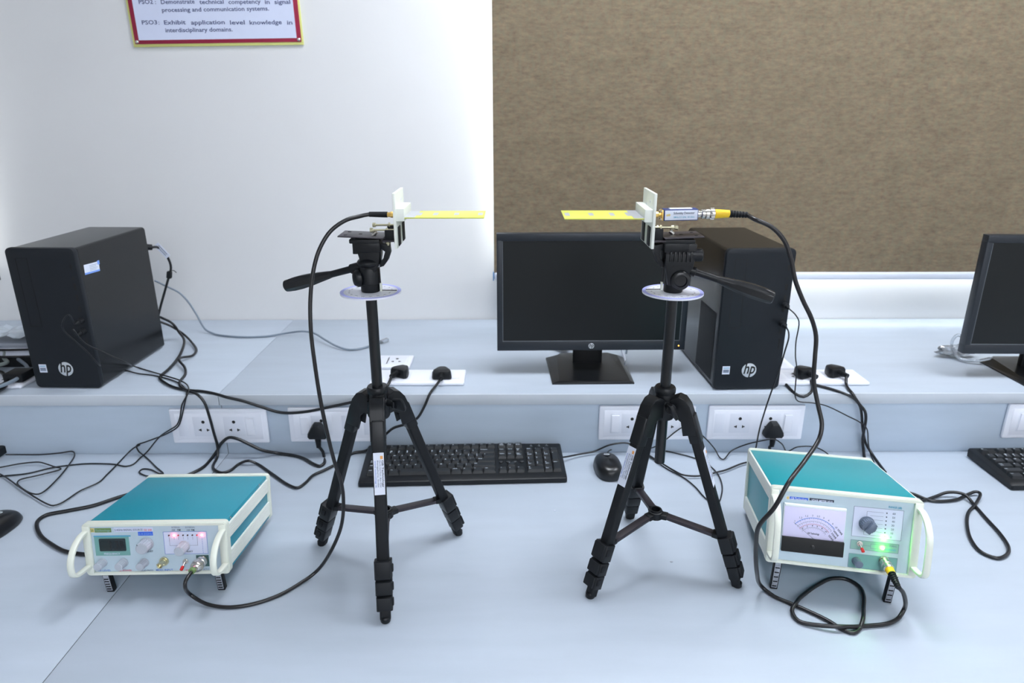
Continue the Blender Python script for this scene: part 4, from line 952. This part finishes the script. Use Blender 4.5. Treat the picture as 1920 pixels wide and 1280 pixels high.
METIN = MAT[met.name] @ Vector((xB, Q.y - .004, zB))

# ------------------------------------------------------------------ tripods
def build_tripod(label, cx, cy, angs, head_rz, stick, fin=False):
    th = thing('tripod', label, 'tripod', (cx, cy, 0), group='black camera tripods')
    FR = .146; AT = .034; ZT = .308
    MB().cyl((0, 0, .203), (0, 0, .5), .0085, BLKS, n=28, bev=.001).build('center_column', th)
    b = MB(); b.lathe([(.0165, 0), (.0185, .004), (.0185, .030), (.0155, .033), (.0155, .046), (.0135, .049), (.0095, .049)], (0, 0, .287), (0, 0, 1), BLK, 32)
    b.lathe([(.0165, 0), (.0172, .002), (.0172, .008), (.0155, .011)], (0, 0, .3305), (0, 0, 1), BLK, 32)
    for k, a in enumerate(angs):
        ca, sa = math.cos(R(a)), math.sin(R(a)); M = Matrix.Rotation(R(a), 4, 'Z')
        # arm: arched yoke in the radial plane
        prof = [(.008, .292), (.012, .324), (.024, .330), (.034, .327), (.043, .316), (.050, .298), (.0575, .270), (.036, .264), (.031, .288), (.022, .294)]
        t1 = MB(); t1.prism(prof, -.0120, -.0085, BLK, 'xz', .0008); t1.prism(prof, .0085, .0120, BLK, 'xz', .0008)
        t1.prism([(.012, .324), (.024, .330), (.034, .327), (.043, .316), (.050, .298), (.0575, .270), (.0545, .270), (.047, .298), (.041, .313), (.033, .3235), (.024, .3265), (.014, .320)], -.009, .009, BLK, 'xz')
        b.merge(t1.bm, BLK, M)
    b.build('spider', th)
    a = R(angs[0] + 62 if stick != 0 else angs[0] + 60)
    b = MB(); d = Vector((math.cos(a), math.sin(a), 0)); b.cyl(d * .014, d * .030, .0055, BLK, n=18, bev=.001); p = d * .034
    t1 = MB(); t1.cyl((.028, 0, 0), (.033, 0, 0), .0085, BLK, n=24, bev=.001); t1.prism([(.030, -.0115), (.046, -.0135), (.0485, -.008), (.0485, .008), (.046, .0135), (.030, .0115)], -.0028, .0028, BLK, 'xz', .001)
    b.merge(t1.bm, BLK, Matrix.Rotation(a, 4, 'Z') @ Matrix.Rotation(R(25), 4, 'X'))
    bmesh.ops.translate(b.bm, verts=b.bm.verts[:], vec=(0, 0, .314)); b.build('lock_knob', th)
    HUB = .104
    for k, a in enumerate(angs):
        M = Matrix.Rotation(R(a), 4, 'Z'); top = Vector((.0415, 0, .300)); bot = Vector((FR, 0, .0)); d = (top - bot); L = d.length; u = d / L
        q = Vector((0, 0, 1)).rotation_difference(u).to_matrix().to_4x4()
        LM = M @ Matrix.Translation(bot) @ q       # local z up the leg from the foot, x outward
        lg = MB(); lg.prism(rrect(.0185, .0185, .0045, 4), 0, 1, BLKM, 'xy'); lg.bm.free()
        def leg_seg(x_, y_, z0, z1, m_, r_=.004, ox=0): t_ = MB(); t_.prism([(px_ + ox, py_) for px_, py_ in rrect(x_, y_, r_, 4)], z0, z1, m_, 'xy', .0006); return t_.bm
        lb = MB(); lb.merge(leg_seg(.0165, .0195, .088, L, BLKM), BLKM, LM)
        lb.merge(leg_seg(.0195, .0225, L - .048, L - .002, BLK), BLK, LM)
        leg = lb.build('leg', th)
        for j, (z0, z1) in enumerate(((.069, .098), (.044, .066), (.0195, .042))):
            lk = MB(); wv = .0275 - j * .0012
            lk.merge(leg_seg(.021 - j * .001, wv, z0, z1, BLK, .003, .0025), BLK, LM)
            t_ = MB(); t_.box((.0140, 0, (z0 + z1) / 2 + .001), (.006, wv * .86, z1 - z0 - .002), BLKM, .002); lk.merge(t_.bm, BLKM, LM)
            t_ = MB(); t_.box((.006, wv / 2 + .0006, (z0 + z1) / 2 + .002), (.009, .003, .012), BLKM, .0015); lk.merge(t_.bm, BLKM, LM)
            lk.build('leg_lock', leg)
        ft = MB(); ft.merge(leg_seg(.014, .017, .004, .021, BLKM, .004), BLKM, LM)
        t_ = MB(); t_.lathe([(.0070, 0), (.0080, .0015), (.0078, .008), (.006, .010)], M @ Vector((FR, 0, .0002)), (0, 0, 1), BLK, 20); ft.merge(t_.bm, BLK)
        ft.build('rubber_foot', leg)
        # brace
        att = bot + u * .096 - Vector((.012, 0, 0)); hub = Vector((.016, 0, HUB)); dd = att - hub; Lb = dd.length
        qq = Vector((1, 0, 0)).rotation_difference(dd.normalized()).to_matrix().to_4x4(); BM_ = M @ Matrix.Translation(hub) @ qq
        br = MB(); t_ = MB(); t_.bx(0, Lb, -.0062, .0062, .001, .0028, SHEET, .0004); t_.bx(0, Lb, -.0068, -.0054, -.0035, .0028, SHEET, .0004); t_.bx(0, Lb, .0054, .0068, -.0035, .0028, SHEET, .0004); br.merge(t_.bm, SHEET, BM_)
        t_ = MB(); t_.box((Lb, 0, 0), (.012, .016, .009), BLK, .002); br.merge(t_.bm, BLK, BM_); br.build('brace', th)
        if stick and k in stick:
            st = MB(); t_ = MB(); cu, cv, off = stick[k]        # face, centre along leg
            nf = {'x': (1, 0), 'y+': (0, 1), 'y-': (0, -1)}[cu]; h = .0003
            if cu == 'x': t_.box((.00825 + off + h, 0, cv), (h, .0165, .066), PAPER); tx = Matrix.Translation((.0087 + off, 0, cv)) @ Matrix.Rotation(R(90), 4, 'Y')
            else:
                s_ = nf[1]; t_.box((0, s_ * (.00975 + h), cv), (.0145, h, .066), PAPER); tx = Matrix.Translation((0, s_ * .0103, cv)) @ Matrix.Rotation(R(-90 * s_), 4, 'X') @ Matrix.Rotation(R(90), 4, 'Z')
            st.merge(t_.bm, PAPER, LM)
            for j, (ss, m_, sz) in enumerate((('GB Technology', INKK, .0042), ('No.12, 2nd Floor, Main Road', INKG, .0032), ('Bengaluru, India', INKG, .0032), ('www technology in', INKB, .0030))):
                q_ = Matrix.Translation((0, .0045 - j * .0036, .0002)) if cu != 'x' else Matrix.Translation((0, .0045 - j * .0036, .0002))
                st.text(ss, LM @ tx @ q_, m_, sz, width=.042, align='C')
            t_ = MB(); t_.box((-.0255, .0045, .0004), (.005, .004, .0002), mat('logo_orange', (225, 160, 90), .6, noise=.02)); st.merge(t_.bm, t_.mats[0], LM @ tx)
            st.build('paper_sticker', leg)
    b = MB(); b.lathe([(.0125, 0), (.0125, .012), (.0105, .013), (.0105, .0155), (.0075, .0155), (.0075, .004)], (0, 0, HUB - .007), (0, 0, 1), BLK, 24)
    for a in angs:
        t_ = MB(); t_.box((.014, 0, HUB - .001), (.014, .015, .009), BLK, .0015); b.merge(t_.bm, BLK, Matrix.Rotation(R(a), 4, 'Z'))
    b.build('brace_hub', th)
    # protractor
    H = Matrix.Rotation(head_rz, 4, 'Z'); RD = .0465
    b = MB(); b.lathe([(RD, 0), (RD, .0022), (RD - .0003, .0025), (.0095, .0025)], (0, 0, .4965), (0, 0, 1), DISCW, 64)
    n = 72
    for k in range(n):
        A, B = 2 * math.pi * k / n, 2 * math.pi * (k + 1) / n; zz = .4965 + .0027
        b.quad((RD * math.cos(A), RD * math.sin(A), zz), (RD * math.cos(B), RD * math.sin(B), zz), ((RD - .0055) * math.cos(B), (RD - .0055) * math.sin(B), zz), ((RD - .0055) * math.cos(A), (RD - .0055) * math.sin(A), zz), DISCB)
        r1 = RD - .0065; r0 = r1 - (.003 if k % 2 == 0 else .0018); w_ = .0002
        pq = [Vector((r, s_ * w_, zz)) for r, s_ in ((r0, -1), (r1, -1), (r1, 1), (r0, 1))]; b.quad(*[Matrix.Rotation(A, 3, 'Z') @ v for v in pq], INKG)
        if k % 4 == 0: b.text(str(k * 5), Matrix.Rotation(A, 4, 'Z') @ Matrix.Translation((r0 - .003, 0, zz)) @ Matrix.Rotation(R(90), 4, 'Z'), INKK, .0034, align='C')
    o = b.build('protractor_disc', th); o['label'] = 'round white protractor disc with a violet rim'
    MB().lathe([(.012, 0), (.020, .0045)], (0, 0, .4915), (0, 0, 1), BLK, 28).build('disc_collar', th)
    def hd(mb, nm, par=th):
        bmesh.ops.transform(mb.bm, matrix=H, verts=mb.bm.verts[:]); return mb.build(nm, par)
    # head, local +x towards the antenna, handle towards -x
    b = MB(); b.lathe([(.0140, 0), (.0145, .001), (.0145, .012), (.0155, .013), (.0155, .034), (.0140, .037)], (0, 0, .4993), (0, 0, 1), BLK, 36)
    hd(b, 'pan_base')
    b = MB(); b.lathe([(.012, 0), (.0135, .001), (.0135, .0035), (.0105, .008), (.004, .0095), (0, .0098)], (-.0145, -.006, .521), (-.85, -.52, 0), BLK, 28); hd(b, 'pan_lock_knob')
    b = MB()
    b.prism([(-.011, .530), (-.012, .541), (-.012, .552), (-.014, .560), (-.014, .570), (.020, .570), (.020, .556), (.018, .545), (.011, .530)], -.013, .016, BLK, 'xz', .003)
    b.bx(-.0165, .022, -.018, .018, .562, .578, BLK, .003); 
    # finned side with its round tilt lock
    if fin:
        b.prism([(-.026, .561), (-.024, .541), (-.020, .534), (-.013, .512), (.012, .512), (.017, .534), (.019, .545), (.019, .561)], .004, .0185, BLK, 'xz', .002)
        b.bx(-.027, .019, .004, .0175, .558, .576, BLKS, .002)
        for k in range(6): b.bx(-.021 + k * .0062, -.0178 + k * .0062, .0165, .0205, .549, .564, BLKS, .0008)
        for k in range(5): b.bx(-.0195 + k * .0062, -.0165 + k * .0062, .0182, .0188, .5405, .543, HOLE)
        b.lathe([(0, 0), (.0150, 0), (.0155, .003), (.0145, .006), (.0125, .0075), (.0095, .008), (.0085, .0055), (0, .0045)], (-.0055, .0155, .521), (0, 1, -.05), BLKS, 36)
    t_ = bmesh.new(); bmesh.ops.create_uvsphere(t_, u_segments=28, v_segments=14, radius=1)
    for v in t_.verts: v.co = Vector((v.co.x * .0175, v.co.y * .019 - .002, v.co.z * .0085 + .5445))
    b.merge(t_, BLK)
    b.prism([(.020, .575), (.0335, .572), (.0345, .560), (.030, .548), (.024, .540), (.018, .538), (.018, .545), (.024, .552), (.027, .562), (.022, .566)], -.009, .009, BLK, 'xz', .001)
    hd(b, 'tilt_head')
    b = MB(); b.cyl((-.012, .010, .558), (-.0375, .010, .558), .0100, BLK, n=24, bev=.0015); hd(b, 'tilt_lock_knob') if fin else b.bm.free()
    b = MB(); b.bx(-.0235, .022, -.019, .019, .576, .5825, BLK, .0015); b.bx(-.0195, -.008, -.017, .017, .563, .577, BLK, .0015); b.bx(-.0195, -.012, -.017, .006, .560, .565, BLK, .001); hd(b, 'mounting_plate')
    # pointer of the protractor
    b = MB(); b.tube([(.0165, -.004, .538), (.0170, -.004, .5025), (.0175, -.004, .5015), (.041, -.004, .5012)], .0007, SHEET, 6); b.bx(.0155, .0185, -.0065, -.001, .5, .513, ACR, .0004); hd(b, 'pointer')
    # pan handle
    a0 = Vector((-.008, .004, .538)); a1 = Vector((-.142, .036, .498)); dr = (a1 - a0)
    b = MB(); b.tube([a0, a0 + dr * .16, a0 + dr * .165, a0 + dr * .50], [.0078, .0078, .0055, .0052], BLK, 20); ob = hd(b, 'pan_handle')
    t_ = bmesh.new(); n = 32; rings = []; up = Vector((0, 0, 1)); sd = dr.normalized().cross(up).normalized(); u2 = sd.cross(dr.normalized())
    for f_, r_ in ((.40, .0052), (.45, .0064), (.54, .0082), (.66, .0103), (.78, .0115), (.88, .0113), (.96, .0102), (.99, .0094), (1.0, .0078)):
        fl = .10 if .5 < f_ < .97 else 0
        rings.append([t_.verts.new(a0 + dr * f_ + (sd * math.cos(2 * math.pi * k / n) + u2 * math.sin(2 * math.pi * k / n)) * r_ * (1 - fl * (.5 + .5 * math.cos(8 * 2 * math.pi * k / n)))) for k in range(n)])
    for A, B in zip(rings, rings[1:]):
        for k in range(n): t_.faces.new((A[k], A[(k + 1) % n], B[(k + 1) % n], B[k]))
    t_.faces.new(rings[0][::-1]); t_.faces.new(rings[-1]); bmesh.ops.recalc_face_normals(t_, faces=t_.faces[:])
    b = MB().merge(t_, BLKS); hd(b, 'grip', ob)
    return th
HL = 0.0; HR = math.pi
TL = (-.2118, 1.024); TR = (.2540, 1.0195)
tL = build_tripod('black tripod in front of the keyboard, holding the antenna wired to the signal generator', TL[0], TL[1], (-83, 37, 157), HL, {0: ('x', .234, 0)})
tR = build_tripod('black tripod in front of the monitor, holding the antenna with the detector', TR[0], TR[1], (215.7, 335.7, 95.7), HR, {0: ('x', .231, 0), 1: ('x', .222, 0)}, True)

# ------------------------------------------------------------------ antennas on their brackets (local +x is the antenna direction)
def antenna(label, cx, cy, rz, roll, sx, pe):
    th = thing('antenna', label, 'antenna', (cx + sx, cy, .5827), (0, 0, rz), 'yellow strip antennas on white plates')
    Z0 = -.5827
    # perforated metal plate, sloping down to the antenna side
    sl = Matrix.Translation((-.008, 0, .0035)) @ Matrix.Rotation(R(2.6), 4, 'Y')
    b = MB(); b.bx(pe + .008, .033, -.025, .025, -.0009, .0009, SHEET, .0003)
    for x, y in ((pe + .0175, -.014), (pe + .0175, .014), (pe + .037, 0)): b.lathe([(.0027, 0), (.0027, .0004)], (x, y, .0009), (0, 0, 1), HOLE, 16)
    bmesh.ops.transform(b.bm, matrix=sl, verts=b.bm.verts[:]); b.build('base_plate', th)
    b = MB(); b.bx(.040, .0425, -.020, .020, -.006, .014, SHEET, .0004); b.bx(.026, .042, -.017, -.008, -.004, .013, BLKM, .001); b.bx(.026, .042, .007, .016, -.004, .015, BLKM, .001)
    b.bx(.022, .044, -.020, .020, -.004, -.0015, SHEET, .0003); b.build('hinge_bracket', th)
    for y, z in ((-.012, .0125), (.010, .0165)):
        b = MB(); b.cyl((.004, y, z), (.044, y, z), .0016, ZINC, n=12); b.cyl((.004, y, z), (.0085, y, z), .0034, ZINC, n=6); b.cyl((.028, y, z), (.0305, y, z), .0036, ZINC, n=6); b.build('bolt', th)
    b = MB(); b.cyl((.030, -.014, -.010), (.030, -.014, .002), .0016, ZINC, n=12); b.cyl((.030, -.014, -.0075), (.030, -.014, -.005), .0042, ZINC, n=6); b.cyl((.006, -.006, .004), (.012, -.006, .009), .0032, NICK, n=12); b.build('bolt', th)
    b = MB(); b.bx(.044, .048, -.041, .041, -.010, .069, ACR, .0004)
    for y, z in ((-.012, .048), (.014, .055)): b.lathe([(.0022, 0), (.0022, .0004)], (.048, y, z), (1, 0, 0), WHTM, 14)
    b.build('white_plate', th)
    for y in (-.030, .012): MB().bx(.048, .0495, y, y + .018, -.008, .020, BLKM, .0003).build('black_pad', th)
    rm = Matrix.Translation((.048, 0, .0335)) @ Matrix.Rotation(R(roll), 4, 'X')
    b = MB(); b.bx(.0, .0115, -.038, .038, -.0045, .0135, ACR, .0005); bmesh.ops.transform(b.bm, matrix=rm, verts=b.bm.verts[:]); b.build('clamp_block', th)
    b = MB(); LB = .126; b.bx(.011, LB, -.037, .037, -.0008, .0008, PCB, .0002)
    y = .0010
    for xc, L_ in ((LB - .0065, .026), (LB - .042, .024), (LB - .073, .026), (LB - .097, .030)): b.bx(xc - .0035, xc + .0035, -L_ / 2, L_ / 2, .0007, y, TIN)
    b.bx(.011, LB - .097, -.0018, .0018, .0007, y, TIN); b.bx(.011, .026, -.0365, .0365, .0007, y, TIN)
    bmesh.ops.transform(b.bm, matrix=rm, verts=b.bm.verts[:]); b.build('circuit_strip', th)
    b = MB(); b.lathe([(.0046, 0), (.0046, .002), (.0032, .0022), (.0032, .006)], (.044, 0, .0335), (-1, 0, 0), BRASS, 6); b.build('jack', th)
    return th
aL = antenna('yellow strip antenna pointing at the bare wall end, wired by a black coax', TL[0], TL[1], 0, -.6, .0036, -.042)
aR = antenna('yellow strip antenna in front of the brown blind, joined to a blue detector', TR[0], TR[1], math.pi, -1.0, .0015, -.033)
JL = MAT[aL.name] @ Vector((.038, 0, .0335)); JR = MAT[aR.name] @ Vector((.038, 0, .0335))

# detector on the right antenna
det = thing('detector', 'small blue box detector with white label screwed onto the antenna jack', 'detector', JR, (0, R(-1.2), 0))
b = MB(); b.lathe([(.0040, 0), (.0044, .0008), (.0044, .0065), (.0035, .007)], (-.0005, 0, 0), (1, 0, 0), BRASS, 6); b.cyl((.006, 0, 0), (.011, 0, 0), .0026, BRASS, n=16); b.bx(.010, .0125, -.0075, .0075, -.0075, .0075, BRASS, .0004)
for y in (-.0058, .0058):
    for z in (-.0058, .0058): b.cyl((.0085, y, z), (.011, y, z), .0013, NICK, n=8)
b.build('gold_connector', det)
MB().bx(.0125, .0635, -.0090, .0090, -.0085, .0085, BLUEB, .0018).build('housing', det)
b = MB(); b.bx(.0140, .062, -.0094, -.0089, -.0070, .0070, PAPER, .0002)
b.text('Schottky Detector', XZ(.0265, -.00945, .0015), INKK, .0048, width=.031); b.text('2MHz-3.5 GHz  50 Ohm', XZ(.0265, -.00945, -.0040), INKC, .0034, width=.031)
b.lathe([(.0018, 0), (.0018, .0001)], (.0175, -.0094, .0002), (0, -1, 0), GOLDP, 16); b.lathe([(.0018, 0), (.0018, .0001)], (.0203, -.0094, .0006), (0, -1, 0), GOLDP, 16)
b.bx(.022, .055, -.006, .006, .0084, .0090, PAPER, .0002); b.build('label_plate', det)
b = MB(); b.lathe([(.0052, 0), (.0052, .004), (.0044, .0045), (.0044, .008)], (.0635, 0, 0), (1, 0, 0), NICK, 24); b.build('output_connector', det)
DE = MAT[det.name] @ Vector((.0695, 0, 0))

# coax cables
def boot(b, p0, d, L, r0, r1, m, ribs=0):
    d = Vector(d).normalized()
    if not ribs: b.lathe([(r0, 0), (r0, L * .15), (r1, L)], p0, d, m, 20); return
    pr = [(r0, 0)]
    for k in range(ribs): h = L * k / ribs; r_ = r0 + (r1 - r0) * k / ribs; pr += [(r_, h + L * .02), (r_, h + L / ribs * .55), (r_ * .78, h + L / ribs * .6), (r_ * .78, h + L / ribs * .95)]
    b.lathe(pr, p0, d, m, 20)
# left: antenna -> generator
gdir = Vector((-.50, -.72, -.48)).normalized(); gdir = (MAT[gen.name].to_3x3() @ Vector((-.18, -1, -.10))).normalized()
g0 = GENOUT; g1 = g0 + gdir * .024
def cl(th):
    b = MB(); b.lathe([(.0040, 0), (.0046, .0008), (.0046, .0085), (.0036, .0090), (.0036, .0135)], JL + Vector((.004, 0, 0)), (-1, 0, 0), BRASS, 6); b.build('gold_connector', th, world=True)
    b = MB(); boot(b, JL + Vector((-.009, 0, 0)), (-1, 0, .02), .027, .0044, .0039, BLKM); b.build('sleeve', th, world=True)
    b = MB(); b.lathe([(.0075, 0), (.0092, .001), (.0092, .006), (.0082, .007), (.0092, .008), (.0095, .016), (.0085, .019), (.006, .021), (.006, .025)], g0, gdir, NICK, 24)
    for k in range(12):
        a = 2 * math.pi * k / 12; ax = gdir.orthogonal().normalized(); ay = gdir.cross(ax); p = g0 + (ax * math.cos(a) + ay * math.sin(a)) * .0092; b.cyl(p + gdir * .009, p + gdir * .016, .0009, NICK, n=6)
    b.build('silver_connector', th, world=True)
    b = MB(); b.cyl(g0 + gdir * .024, g0 + gdir * .030, .0055, OLIVE, r1=.005, n=20); b.build('olive_ring', th, world=True)
pl = [JL + Vector((-.010, 0, 0)), JL + Vector((-.036, 0, .0005))] + [ony(672, 406, 1.018), ony(650, 412, 1.008), ony(621, 432, .995), ony(600, 465, .985), ony(588, 505, .975), ony(582, 560, .965), ony(583, 620, .955), ony(590, 680, .95), ony(600, 745, .95), ony(612, 805, .95), ony(627, 865, .955), ony(640, 905, .96), ony(644, 940, .965), ony(640, 985, .97), ony(622, 1030, .97)] + [onz(592, 1072, .012), onz(560, 1095, .004), onz(520, 1117, .003), onz(470, 1133, .003), onz(425, 1138, .0035), onz(385, 1131, .006), onz(358, 1115, .016), ony(347, 1098, .895)] + [g0 + gdir * .046 + Vector((0, 0, -.006)), g0 + gdir * .027]
cord('black coax cable arching down from the first antenna to the signal generator output', 'cable', pl, .0030, RUBB, extra=cl, name='coax_cable')
# right: detector -> meter
mdir = (MAT[met.name].to_3x3() @ Vector((.10, -1, -.32))).normalized(); m0 = METIN
dd = Vector((1, 0, 0))
def cr(th):
    b = MB(); b.lathe([(.0060, 0), (.0072, .001), (.0072, .005), (.0062, .006), (.0075, .007), (.0078, .011), (.0066, .012), (.0084, .0145), (.0084, .019), (.006, .021)], DE, dd, NICK, 24)
    for k in range(12):
        a = 2 * math.pi * k / 12; p = DE + Vector((0, math.cos(a), math.sin(a))) * .0080; b.cyl(p + dd * .014, p + dd * .019, .0008, NICK, n=6)
    b.build('silver_connector', th, world=True)
    b = MB(); boot(b, DE + dd * .020, (1, 0, .0), .022, .0068, .0056, YEL); b.build('yellow_boot', th, world=True)
    b = MB(); boot(b, DE + dd * .040, (1, 0, -.06), .030, .0056, .0044, BLKM, 7); b.build('ribbed_sleeve', th, world=True)
    b = MB(); b.lathe([(.0068, 0), (.0078, .001), (.0078, .009), (.0068, .010), (.0078, .011), (.0080, .017), (.006, .019)], m0, mdir, NICK, 24); b.build('silver_connector', th, world=True)
    b = MB(); boot(b, m0 + mdir * .018, mdir, .010, .0066, .0058, YEL); b.build('yellow_boot', th, world=True)
    b = MB(); boot(b, m0 + mdir * .027, mdir + Vector((0, 0, -.12)), .028, .0058, .0040, BLKM, 7); b.build('ribbed_sleeve', th, world=True)
pr = [DE + dd * .045, DE + dd * .068 + Vector((0, 0, -.002))] + [ony(1415, 411, 1.0), ony(1446, 425, .995), ony(1470, 450, .99), ony(1483, 485, .985), ony(1491, 525, .98), ony(1505, 562, .975), ony(1522, 598, .97), ony(1530, 630, .97), ony(1528, 670, .965), ony(1526, 715, .96), ony(1534, 760, .95), ony(1541, 795, .94), ony(1536, 822, .93), ony(1510, 862, .90), ony(1479, 904, .862), ony(1452, 951, .852), ony(1423, 986, .858), ony(1417.5, 1023, .87), ony(1419, 1070, .893)] \
   + [onz(1430, 1101, .008)] + Z([(1452, 1118), (1485, 1132), (1547.5, 1160.6)], .0033) + [onz(1585, 1182.5, .0033), onz(1600.6, 1186, .0033), onz(1613, 1176, .004), onz(1618, 1160, .010), onz(1619, 1140, .006), onz(1619, 1114, .004), onz(1610, 1098, .004), onz(1588, 1085.6, .004), onz(1560, 1084, .004), onz(1535, 1095, .004), onz(1505, 1116, .006), onz(1493, 1129, .010), onz(1485, 1145, .006), onz(1497.5, 1164, .004), onz(1532, 1171.6, .006), onz(1570, 1174, .010), onz(1600, 1174.5, .006), onz(1626, 1173, .004), onz(1666, 1168.4, .004), onz(1686, 1157, .005), onz(1695, 1142, .014), ony(1697.5, 1126, .866), ony(1692, 1108, .857)] \
   + [m0 + mdir * .050 + Vector((0, 0, -.003)), m0 + mdir * .035 + Vector((0, 0, 0))]
cord('black coax cable from the detector, crossing the bench meter and looping in front of it', 'cable', pr, .0033, RUBB, extra=cr, name='coax_cable')

for (px, py, rr, m_, lb) in ((1040, 957, .0022, PAPER, 'tiny white paper speck lying on the desk below the keyboard corner'), (1259, 1053, .0026, FOOTG, 'tiny grey crumb on the desk between the feet of the second tripod')):
    p = onz(px, py, .0004); t_ = bmesh.new(); bmesh.ops.create_icosphere(t_, subdivisions=2, radius=1)
    for v in t_.verts: v.co = Vector((v.co.x * rr * (1 + .3 * math.sin(5 * v.co.y)), v.co.y * rr * .7, v.co.z * .0007))
    o = MB().merge(t_, m_).build('crumb'); o.location = p; tag(o, lb, 'crumb')
